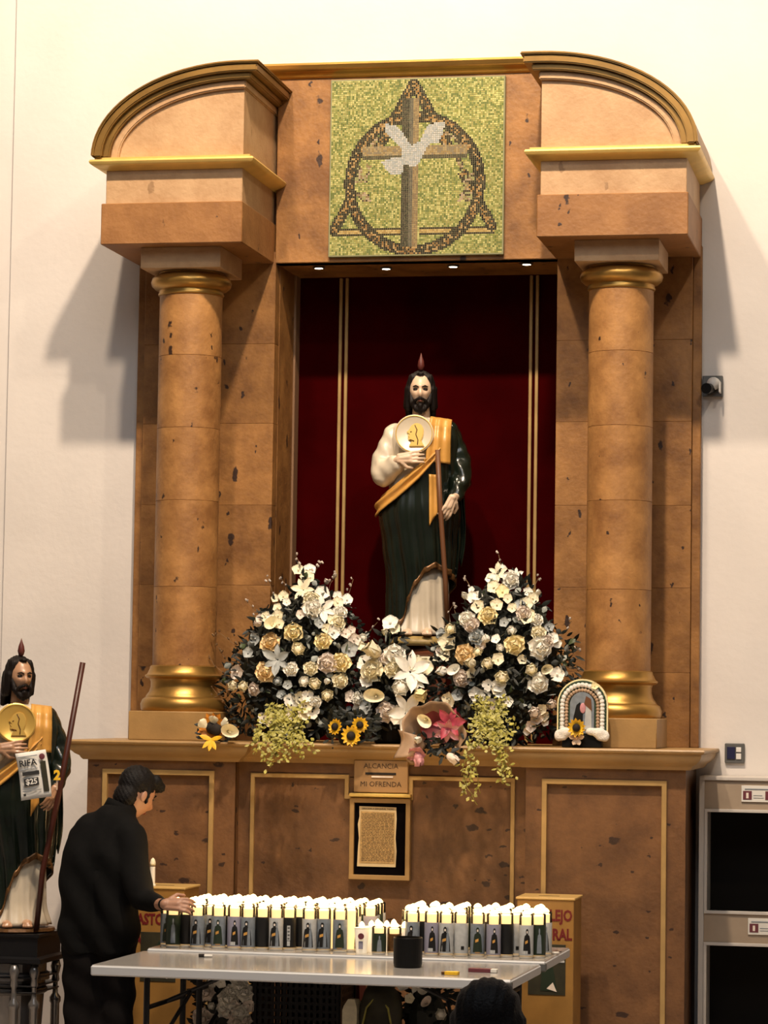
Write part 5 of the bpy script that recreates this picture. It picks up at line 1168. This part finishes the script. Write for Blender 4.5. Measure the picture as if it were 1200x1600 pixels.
right = [('lily', 778, 897, 15, C_), ('orchid', 768, 905, 9, W_), ('orchid', 784, 890, 8, W_), ('rose', 798, 907, 13, W_), ('lily', 806, 900, 12, W_), ('orchid', 772, 918, 10, C_), ('orchid', 785, 925, 10, Y_), ('orchid', 776, 945, 9, C_), ('orchid', 739, 933, 9, W_), ('orchid', 746, 932, 8, W_), ('bud', 728, 934, 6, W_), ('orchid', 737, 922, 5, W_),
 ('orchid', 748, 948, 10, C_), ('rose', 763, 963, 14, Y_), ('rose', 731, 968, 13, W_), ('rose', 738, 977, 12, B_), ('roundrose', 707, 984, 9, C_), ('rose', 746, 996, 12, S_), ('bud', 759, 998, 8, W_), ('orchid', 752, 1008, 8, B_), ('rose', 805, 1008, 15, Y_), ('rose', 727, 1022, 15, P_), ('rose', 843, 1012, 17, W_), ('rose', 852, 1004, 12, B_), ('rose', 841, 989, 11, C_),
 ('orchid', 824, 963, 12, C_), ('rose', 818, 958, 11, B_), ('rose', 838, 969, 10, W_), ('orchid', 822, 944, 10, C_), ('orchid', 832, 935, 9, C_), ('orchid', 825, 925, 7, W_), ('bud', 839, 929, 5, W_), ('orchid', 812, 945, 8, S_), ('roundrose', 799, 985, 7, W_), ('orchid', 775, 999, 7, W_), ('roundrose', 781, 1012, 6, W_), ('roundrose', 747, 1019, 7, C_), ('bud', 740, 1037, 9, C_),
 ('roundrose', 764, 1037, 9, C_), ('orchid', 778, 1030, 9, C_), ('orchid', 700, 1003, 13, C_), ('orchid', 690, 1018, 9, B_), ('orchid', 696, 1022, 9, C_), ('orchid', 863, 997, 9, W_), ('orchid', 870, 1005, 7, W_), ('roundrose', 829, 1046, 9, C_), ('calla', 850, 1045, 9, C_), ('roundrose', 785, 1058, 10, C_), ('orchid', 780, 1071, 10, W_), ('rose', 841, 1068, 15, W_), ('orchid', 870, 1054, 11, W_),
 ('calla', 711, 1047, 9, W_), ('bud', 695, 1048, 9, W_), ('rose', 722, 1060, 13, B_), ('orchid', 738, 1052, 8, C_), ('orchid', 745, 1085, 11, W_), ('orchid', 757, 1087, 9, W_), ('orchid', 764, 1100, 10, W_), ('orchid', 776, 1103, 10, B_), ('orchid', 783, 1083, 8, W_), ('orchid', 794, 1096, 8, W_), ('orchid', 775, 1078, 7, C_), ('four', 763, 1070, 8, W_),
 ('orchid', 703, 1093, 11, C_), ('orchid', 716, 1086, 9, S_), ('roundrose', 835, 1112, 9, B_), ('orchid', 845, 1108, 8, C_), ('orchid', 838, 1122, 9, B_), ('roundrose', 860, 1100, 8, B_), ('orchid', 829, 1135, 8, B_), ('orchid', 823, 1142, 6, W_), ('orchid', 850, 1118, 7, C_), ('orchid', 851, 1128, 6, W_), ('orchid', 690, 990, 8, S_), ('orchid', 788, 972, 7, S_), ('orchid', 800, 950, 7, C_), ('orchid', 793, 935, 7, C_), ('orchid', 815, 1030, 7, C_), ('orchid', 858, 980, 7, S_)]
rp_ = [(778, 890), (805, 895), (845, 930), (860, 975), (895, 1000), (905, 1050), (880, 1110), (865, 1150), (800, 1165), (710, 1160), (680, 1110), (672, 1040), (685, 990), (725, 960), (745, 925)]
root2, surf2, samp2, RR = arrangement('flower_arrangement', 'large right arrangement of white and yellow blooms beside the arched holy picture', 'flowers', 785, 0, 785, 1040, 112, 150, .60, .26, right, rp_, 1400, 240, 9, 790)
for pts in ([(776, 900), (782, 880), (778, 862)], [(740, 925), (732, 912), (725, 900)], [(830, 930), (838, 910), (842, 902)], [(870, 1000), (885, 985), (893, 970)], [(880, 1040), (900, 1045), (912, 1050)], [(870, 1015), (895, 1010), (908, 1018)], [(712, 960), (708, 945), (702, 955)], [(820, 940), (812, 925), (810, 918)]):
    twig(root2, pts, .58, 'twig', 3, R_=RR)
cen = [('orchid', 610, 974, 12, W_), ('orchid', 616, 983, 9, C_), ('bud', 604, 991, 6, C_), ('bud', 590, 1020, 14, C_), ('rose', 616, 1025, 17, W_), ('rose', 603, 1030, 10, B_), ('rose', 584, 1048, 18, C_), ('orchid', 573, 1036, 13, W_), ('orchid', 575, 1062, 12, W_), ('rose', 614, 1046, 13, C_), ('lily', 641, 1050, 30, W_), ('orchid', 650, 1038, 12, C_), ('orchid', 662, 1042, 13, C_), ('lily', 650, 1066, 14, W_),
 ('roundrose', 626, 1075, 13, W_), ('calla', 588, 1087, 13, C_), ('rose', 561, 1092, 11, W_), ('orchid', 563, 1107, 11, W_), ('rose', 603, 1113, 15, B_), ('lily', 636, 1112, 30, W_), ('orchid', 622, 1118, 14, W_), ('orchid', 575, 1105, 11, S_), ('bud', 653, 1085, 12, Y_), ('rose', 636, 1128, 12, W_)]
root3, surf3, samp3, RR = arrangement('flower_arrangement', 'low white arrangement of lilies and roses at the foot of the statue pedestal', 'flowers', 610, 0, 612, 1085, 62, 95, .52, .16, cen, [(600, 985), (622, 985), (640, 1030), (672, 1045), (672, 1140), (560, 1148), (550, 1075), (575, 1030)], 650, 34, 13, 612)
twig(root3, [(612, 1040), (608, 1010), (610, 985)], .44, 'greenleaf', 0, r=.002)

# trailing yellow-green vines, each strand a part
def vines(root, strands, seed, push=0):
    R_ = random.Random(seed)
    for pts, yv in strands:
        b = MB(); P_ = [at(x, y, yy) for (x, y), yy in zip(pts, yv)]; b.tube(P_, .0014, 4)
        Ls = sum((P_[i+1]-P_[i]).length for i in range(len(P_)-1)); n = int(Ls/.012)
        for i in range(n):
            q = i/n*(len(P_)-1); k = min(int(q), len(P_)-2); p = P_[k].lerp(P_[k+1], q-k)+Vector((R_.uniform(-.022, .022), R_.uniform(-.02, .01), R_.uniform(-.015, .015)))
            d = Vector((R_.uniform(-1, 1), R_.uniform(-.8, .1), R_.uniform(-1, .5))); petal(b, p, d, (R_.uniform(-.4, .4), -1, .6), R_.uniform(.018, .030), R_.uniform(.013, .021), .2, .1, 2, 2, .6)
        o = b.build('trailing_vine', 'vine', root, smooth=True); stuff(o)
def st(x0, y0, x1, y1, R_, lip=1160):
    k = 6; pts = []; yv = []
    for i in range(k):
        t = i/(k-1); pts.append((x0+(x1-x0)*t+R_.uniform(-4, 4), y0+(y1-y0)*t)); yv.append(.30 if pts[-1][1] < 1120 else (.12 if pts[-1][1] < 1150 else .02))
    return pts, yv
RV = random.Random(4)
vines(root, [st(RV.uniform(420, 480), RV.uniform(1095, 1130), x, y, RV) for x, y in ((385, 1168), (395, 1180), (398, 1165), (410, 1190), (418, 1175), (425, 1200), (432, 1182), (440, 1170), (452, 1180), (462, 1170), (470, 1183), (480, 1165), (492, 1172), (405, 1158), (448, 1192), (430, 1160), (474, 1158))], 2)
vines(root2, [st(RV.uniform(735, 790), RV.uniform(1085, 1115), x, y, RV) for x, y in ((735, 1150), (742, 1170), (728, 1140), (750, 1160), (757, 1175), (765, 1150), (772, 1165), (780, 1180), (786, 1150), (795, 1160), (802, 1150), (760, 1135), (745, 1130), (790, 1200), (732, 1215), (790, 1225), (806, 1142), (776, 1140))]
      + [st(735, 1150, 725, 1212, RV), st(732, 1190, 722, 1240, RV), st(722, 1215, 742, 1258, RV), st(740, 1180, 748, 1240, RV), st(788, 1170, 784, 1225, RV), st(792, 1160, 796, 1215, RV)], 3)

# small sunflower pot, wrapped lily bouquet, left sunflower bundle
def sunflower(root, px, py, y, r, face=(0, -1, 0), mt='sun'):
    p = at(px, py, y); f = bloom(root, 'sun', mt, p, r/PXM, face)
    d = MB().ell(p+Vector(face).normalized()*.010, (r/PXM*.42,)*3, 12, 8); d.v = [tuple(Vector(q)) for q in d.v]; return d.build('sunflower_head', 'seed', root, smooth=True)
p = at(546, 1160, .22)
sp = thing('sunflower_pot', 'little dark pot of three small sunflowers on ledge left of centre', 'flowers', (p.x, .24, 1.674))
MB().lathe([(.05, 0), (.055, .005), (.07, .06), (.072, .065), (0, .06)], (p.x, .24, 1.674), 20, cap=False).build('pot', 'black', sp)
b = MB()
for i in range(170):
    q = at(RF.uniform(510, 585), RF.uniform(1115, 1158), RF.uniform(.20, .30)); petal(b, q, (RF.uniform(-1, 1), RF.uniform(-.6, 0), RF.uniform(-.3, 1)), (0, -1, .3), .05, .018, .2, -.1, 2, 3)
stuff(b.build('foliage', 'darkleaf', sp, smooth=True))
sunflower(sp, 525, 1136, .17, 14, (-.5, -1, .2)); sunflower(sp, 549, 1150, .14, 17, (0, -1, .1)); sunflower(sp, 562, 1133, .17, 14, (.3, -1, .1))
p = at(338, 1150, .22)
sb = thing('sunflower_bouquet', 'small bundle with pale petals, sunflower and yellow bow on left ledge corner', 'flowers', (p.x, .22, 1.674))
sunflower(sb, 333, 1137, .17, 25, (-.1, -1, .1), 'orange')
for px, py, ax in ((336, 1128, (.1, -.4, .6)), (348, 1128, (.7, -.4, .3)), (326, 1132, (-.5, -.4, .5))):
    b = MB(); petal(b, at(px-3, py+4, .14), ax, (0, -1, .2), .055, .055, .3, .2, 4, 5, .4); b.build('pale_petal', 'petal_c', sb, smooth=True)
bloom(sb, 'calla', 'petal_c', at(356, 1143, .14), 15/PXM, (.35, -1, .1)); 
b = MB(); b.ell(at(338, 1140, .12), (.030, .02, .030), 12, 8); b.build('sunflower_head', 'seed', sb, smooth=True)
b = MB()
for ax in ((-1, -.2, .3), (1, -.2, .2), (-.7, -.3, -.8), (-.1, -.3, -1), (.5, -.3, -.9)): petal(b, at(330, 1155, .11), ax, (0, -1, .3), .065, .024, .2, .1, 2, 4, .7)
b.build('yellow_bow', 'sun', sb, smooth=True)
b = MB()
for i in range(30): petal(b, at(RF.uniform(312, 360), RF.uniform(1130, 1158), .20), (RF.uniform(-1, 1), -.2, RF.uniform(-.5, .6)), (0, -1, .3), .04, .018, .2, -.1, 2, 3)
stuff(b.build('foliage', 'darkleaf', sb, smooth=True))
p = at(668, 1160, .2)
wb = thing('wrapped_bouquet', 'bouquet of pink lilies in tan paper lying over the ledge edge', 'flowers', (p.x, .2, 1.674))
def wrapf(u, v):
    # cone of folded paper opening toward the viewer, ruffled at its rim
    t = math.radians(232-262*u); rr = .42+.66*v+.05*math.sin(u*23)*v+.03*math.sin(u*51)*v
    x = 676+46*rr*math.cos(t); y = 1146-46*rr*math.sin(t)+(8*v if u < .25 else 0)
    return tuple(at(x, y, .175-.135*v**.8-.012*math.sin(u*30)*v))
MB().grid(wrapf, 60, 8).build('paper_wrap', 'wrap', wb, smooth=True, solid=.002)
def tail(u, v):
    x = lerp(622, 660, u)+6*math.sin(v*4)-3*v; y = lerp(1140+12*u, 1185-4*u, v)
    return tuple(at(x, y, .075-.05*math.sin(u*PI)-.03*v))
MB().grid(tail, 12, 10).build('paper_wrap', 'wrap', wb, smooth=True, solid=.002)
def lin(u, v): return tuple(at(690+34*math.cos(2*PI*u)*v, 1132+30*math.sin(2*PI*u)*v, .14-.05*v))
MB().grid(lin, 20, 4, closed=True).build('crimson_paper', 'crimson', wb, smooth=True)
bloom(wb, 'lily', 'pink', at(702, 1130, .05), 27/PXM, (.1, -1, .1), .4); bloom(wb, 'lily', 'pinkpale', at(700, 1140, .045), 22/PXM, (.1, -1, -.4), 1.2)
bloom(wb, 'bud', 'pinkpale', at(652, 1176, .03), 11/PXM, (.3, -.4, -1)); bloom(wb, 'orchid', 'pinkpale', at(650, 1176, .02), 15/PXM, (.2, -1, -.7)); bloom(wb, 'calla', 'petal_c', at(667, 1124, .05), 13/PXM, (0, -1, -.2)); bloom(wb, 'bud', 'petal_b', at(700, 1180, .02), 10/PXM, (1, -.5, -.6)); bloom(wb, 'bud', 'petal_w', at(655, 1156, .04), 8/PXM, (0, -1, 0))
b = MB()
for i in range(70): petal(b, at(RF.uniform(648, 725), RF.uniform(1140, 1185), RF.uniform(.04, .12)), (RF.uniform(-1, 1), -.3, RF.uniform(-1, .4)), (0, -1, .2), .045, .018, .2, -.1, 2, 3)
stuff(b.build('foliage', 'darkleaf', wb, smooth=True))

# arched crochet holy picture on a small easel
p0, p1 = at(868, 1148, .26), at(952, 1148, .26); xc = (p0.x+p1.x)/2; zc = 1.735
ap = thing('arched_holy_picture', 'arched white and green crocheted frame holding a holy picture, sunflower and bow below', 'frame', (xc, .28, 1.674), 0)
def archpts(w_, h_, n=18): return [(-w_, 0)]+[(w_*math.cos(PI-PI*i/n), (h_-w_)+w_*math.sin(PI*i/n)) for i in range(n+1)]+[(w_, 0)]
def archm(w_, h_, y0, y1, nm, mt, z0=0): P2 = archpts(w_, h_); MB().prism([(xc+x, zc+z0+z) for x, z in P2], y0, y1).build(nm, mt, ap, fix=True)
archm(.127, .280, .255, .275, 'backing', 'petal_y'); archm(.120, .272, .250, .256, 'green_border', 'lace_g', .0); archm(.060, .205, .238, .2505, 'holy_picture', 'lab_blue', .01)
b = MB(); P2 = archpts(.100, .250, 16)
for (xa, za), (xb, zb) in zip(P2[:-1], P2[1:]):
    k = max(1, int(math.hypot(xb-xa, zb-za)/.018))
    for j in range(k): t = j/k; b.ell((xc+xa+(xb-xa)*t, .247, zc+za+(zb-za)*t), (.013, .010, .013), 8, 6)
stuff(b.build('white_crochet', 'lace_w', ap, smooth=True))
b = MB(); P2 = archpts(.1135, .2635, 16)
for (xa, za), (xb, zb) in zip(P2[:-1], P2[1:]):
    k = max(1, int(math.hypot(xb-xa, zb-za)/.014))
    for j in range(k): t = j/k; b.ell((xc+xa+(xb-xa)*t, .249, zc+za+(zb-za)*t), (.006, .005, .009), 6, 5)
stuff(b.build('green_beads', 'lace_g', ap, smooth=True))
b = MB(); P2 = archpts(.078, .224, 16)
for (xa, za), (xb, zb) in zip(P2[:-1], P2[1:]):
    k = max(1, int(math.hypot(xb-xa, zb-za)/.016))
    for j in range(k): t = j/k; b.ell((xc+xa+(xb-xa)*t, .245, zc+za+(zb-za)*t), (.010, .009, .010), 7, 5)
stuff(b.build('brown_crochet', 'wrap', ap, smooth=True))
MB().prism([(xc-.045, zc+.02), (xc+.006, zc+.02), (xc+.004, zc+.12), (xc-.010, zc+.165), (xc-.028, zc+.15), (xc-.042, zc+.09)], .235, .239).build('printed_figure', 'lab_black', ap)
MB().ell((xc+.004, .236, zc+.135), (.016, .004, .026), 10, 8).build('printed_face', 'pinkpale', ap, smooth=True)
MB().prism([(xc+.012, zc+.03), (xc+.048, zc+.03), (xc+.046, zc+.14), (xc+.02, zc+.16)], .235, .239).build('printed_figure', 'lab_white', ap)
MB().prism([(xc+.010, zc+.155), (xc+.05, zc+.12), (xc+.045, zc+.18), (xc+.02, zc+.195)], .2345, .238).build('printed_hair', 'staff2', ap)
b = MB()
for s_ in (-1, 1):
    b.ell((xc+s_*.050, .235, zc+.020), (.034, .018, .020), 12, 8).ell((xc+s_*.085, .235, zc+.014), (.036, .020, .027), 12, 8).ell((xc+s_*.116, .238, zc-.002), (.024, .016, .030), 12, 8).ell((xc+s_*.098, .236, zc-.010), (.030, .016, .018), 12, 8)
remesh(b, 'white_drape', 'lace_w', None, voxel=.006); dr = bpy.data.objects[-1] if False else [o for o in COL.objects if o.name.startswith('white_drape')][0]
dr.parent = ap; dr.data.transform(Matrix.Translation(-ap.location))
sp_ = sunflower(ap, 901, 1137, .20, 15)
b = MB()
for ax in ((-1, -.2, .15), (1, -.2, .15), (-.5, -.2, -1), (.45, -.2, -1)): petal(b, (xc-.022, .215, zc-.012), ax, (0, -1, .3), .042, .026, .2, .2, 3, 4, .5)
b.ell((xc-.022, .210, zc-.012), .008, 8, 6); b.build('ribbon_bow', 'bow', ap, smooth=True)
MB().box(xc-.10, xc+.10, .24, .30, 1.675, 1.74, bev=.004).build('dark_stand', 'black', ap)
bloom(ap, 'orchid', 'petal_y', (xc+.062, .235, zc+.245), .02, (.2, -1, .2))

# ============================================================ under the tables
p0, p1 = at(397, 1560, -1.0), at(530, 1560, -1.0)
for k in range(2):
    z0 = k*.318; cr = thing('plastic_crate', ['black plastic crate on the floor under the tables', 'black plastic crate stacked on top, under the tables'][k], 'crate', ((p0.x+p1.x)/2, -.83, z0), group='crates under the tables')
    x0, x1, y0, y1 = p0.x, p1.x, -1.0, -.66
    MB().box(x0, x1, y0, y1, z0, z0+.012).build('crate_floor', 'black', cr)
    for nm, bx in (('rim', (x0-.005, x1+.005, y0-.005, y0+.02)), ('rim', (x0-.005, x1+.005, y1-.02, y1+.005)), ('rim', (x0-.005, x0+.02, y0, y1)), ('rim', (x1-.02, x1+.005, y0, y1))):
        MB().box(*bx, z0+.28, z0+.315, bev=.003).build(nm, 'black', cr)
    b = MB(); n = 14
    for i in range(n+1): x = x0+(x1-x0)*i/n; b.box(x-.008, x+.008, y0, y0+.012, z0, z0+.29); b.box(x-.008, x+.008, y1-.012, y1, z0, z0+.29)
    for i in range(12): y = y0+(y1-y0)*i/11; b.box(x0, x0+.012, y-.008, y+.008, z0, z0+.29); b.box(x1-.012, x1, y-.008, y+.008, z0, z0+.29)
    for j in range(9): z = z0+.01+j*.034; b.box(x0, x1, y0+.001, y0+.011, z-.007, z+.007); b.box(x0, x1, y1-.011, y1-.001, z-.007, z+.007); b.box(x0+.001, x0+.011, y0, y1, z-.007, z+.007); b.box(x1-.011, x1-.001, y0, y1, z-.007, z+.007)
    stuff(b.build('lattice', 'black', cr))
    if k == 0: base_cr = cr
cx_ = (p0.x+p1.x)/2
for k, (dx, lb) in enumerate(((.06, 'white paper parcel on the upper crate, right'), (-.09, 'small white folded cloth on the upper crate, left'))):
    pp = thing('white_parcel', lb, 'parcel', (cx_+dx, -.86, .637)); MB().box(cx_+dx-.07+.03*k, cx_+dx+.07-.03*k, -.95, -.78, .634, .655-.006*k, bev=.004).build('wrapping', 'paper', pp)
    MB().box(cx_+dx-.004, cx_+dx+.004, -.951, -.779, .634, .6565-.006*k).build('string', 'lab_blue', pp)
def floor_bouquet(px, y, ztop, blooms, label, mt, seed, spread=55, col='bucket'):
    R_ = random.Random(seed); x = at(px, 1560, y).x
    t = thing('flower_bucket', label, 'flowers', (x, y, 0))
    MB().lathe([(.09, 0), (.10, .01), (.12, .28), (.125, .30), (.115, .30), (.11, .27), (.0, .26)], (x, y, 0), 24, cap=False).build('bucket', mt, t, smooth=False)
    b = MB()
    for i in range(260):
        a = R_.uniform(0, 2*PI); r = R_.uniform(0, .15); z = R_.uniform(.28, ztop); petal(b, (x+r*math.cos(a), y+r*math.sin(a)*.7, z), (math.cos(a), math.sin(a), R_.uniform(-.3, 1)), (0, -1, .3), .06, .024, .2, -.1, 2, 3)
    stuff(b.build('foliage', 'darkleaf', t, smooth=True)); MB().lathe([(.02, .25), (.09, .34), (.10, .48), (.05, ztop-.05), (.0, ztop-.03)], (x, y, 0), 14).build('stems', 'darkleaf', t)
    for (k, bx, by, r, m_) in blooms: bloom(t, k, m_, at(bx, by, y-.13), r/PXM, (R_.uniform(-.4, .5), -1, R_.uniform(-.2, .5)))
    return t
floor_bouquet(357, -.86, .63, [('rose', 325, 1552, 14, B_), ('rose', 318, 1592, 18, B_), ('rose', 374, 1540, 14, W_), ('rose', 384, 1552, 15, W_), ('orchid', 372, 1530, 13, W_), ('rose', 356, 1562, 17, W_), ('orchid', 362, 1578, 16, B_), ('rose', 376, 1582, 15, W_), ('rose', 350, 1577, 13, W_), ('orchid', 390, 1570, 12, B_), ('rose', 370, 1598, 15, B_), ('orchid', 332, 1537, 9, W_), ('roundrose', 330, 1572, 6, W_), ('orchid', 345, 1535, 9, W_), ('rose', 385, 1596, 12, B_), ('rose', 362, 1549, 12, W_)], 'bucket of white flowers under the table left of the crates', 'greyplastic', 31)
floor_bouquet(665, -.86, .62, [('lily', 652, 1537, 17, W_), ('calla', 672, 1545, 13, W_), ('roundrose', 689, 1584, 9, W_), ('orchid', 630, 1536, 12, W_), ('calla', 668, 1568, 9, B_), ('bud', 700, 1540, 8, C_), ('orchid', 640, 1560, 8, C_)], 'bucket of dark foliage with few white lilies under table right of backpack', 'black', 32)
x = at(592, 1560, -1.05).x
bk = thing('backpack', 'dark olive rounded backpack standing under the table right of the crates', 'bag', (x, -1.0, 0))
b = MB(); b.cap2((x, -1.0, .13), (x, -1.0, .52), .125, .095, 18)
remesh(W(MB()) if False else b, 'bag_body', 'olive', None, voxel=.012, disp=lambda p, nn: p+nn*.004*math.sin(p.z*40+p.x*30))
o = [q for q in COL.objects if q.name.startswith('bag_body')][0]; o.parent = bk; o.data.transform(Matrix.Translation(-bk.location))
b = MB(); b.cap2((x, -1.08, .16), (x, -1.07, .30), .085, .070, 14); remesh(b, 'front_pocket', 'olive', None, voxel=.012)
o = [q for q in COL.objects if q.name.startswith('front_pocket')][0]; o.parent = bk; o.data.transform(Matrix.Translation(-bk.location))
MB().tube([(x-.075, -1.09, .38), (x-.05, -1.085, .50), (x, -1.08, .56), (x+.05, -1.085, .50), (x+.075, -1.09, .38)], .005, 6).build('zip', 'vine', bk, smooth=True)
MB().tube([(x-.03, -1.0, .60), (x-.02, -1.0, .65), (x+.02, -1.0, .65), (x+.03, -1.0, .60)], .007, 6).build('top_loop', 'black', bk, smooth=True)
x = at(548, 1545, -.56).x
rb = thing('red_bag', 'dark red bag behind the backpack under the table', 'bag', (x, -.56, 0))
MB().stack([(x-.06, -.64), (x+.06, -.64), (x+.06, -.48), (x-.06, -.48)], [(0, 0), (.01, .02), (.008, .3), (-.005, .6), (-.015, .645)]).build('bag_body', 'crimson', rb)
MB().tube([(x-.03, -.645, .60), (x-.02, -.65, .66), (x+.02, -.65, .66), (x+.03, -.645, .60)], .005, 6).build('handle', 'crimson', rb, smooth=True)
x = at(548, 1588, -1.05).x
yb = thing('paper_flower', 'pale yellow crumpled paper between crates and backpack', 'paper', (x, -1.02, 0))
MB().stack([(x-.04, -1.05), (x+.03, -1.06), (x+.05, -.98), (x-.03, -.97)], [(0, 0), (.0, .48), (-.005, .50), (-.02, .53)]).build('folded_paper', 'petal_c', yb)
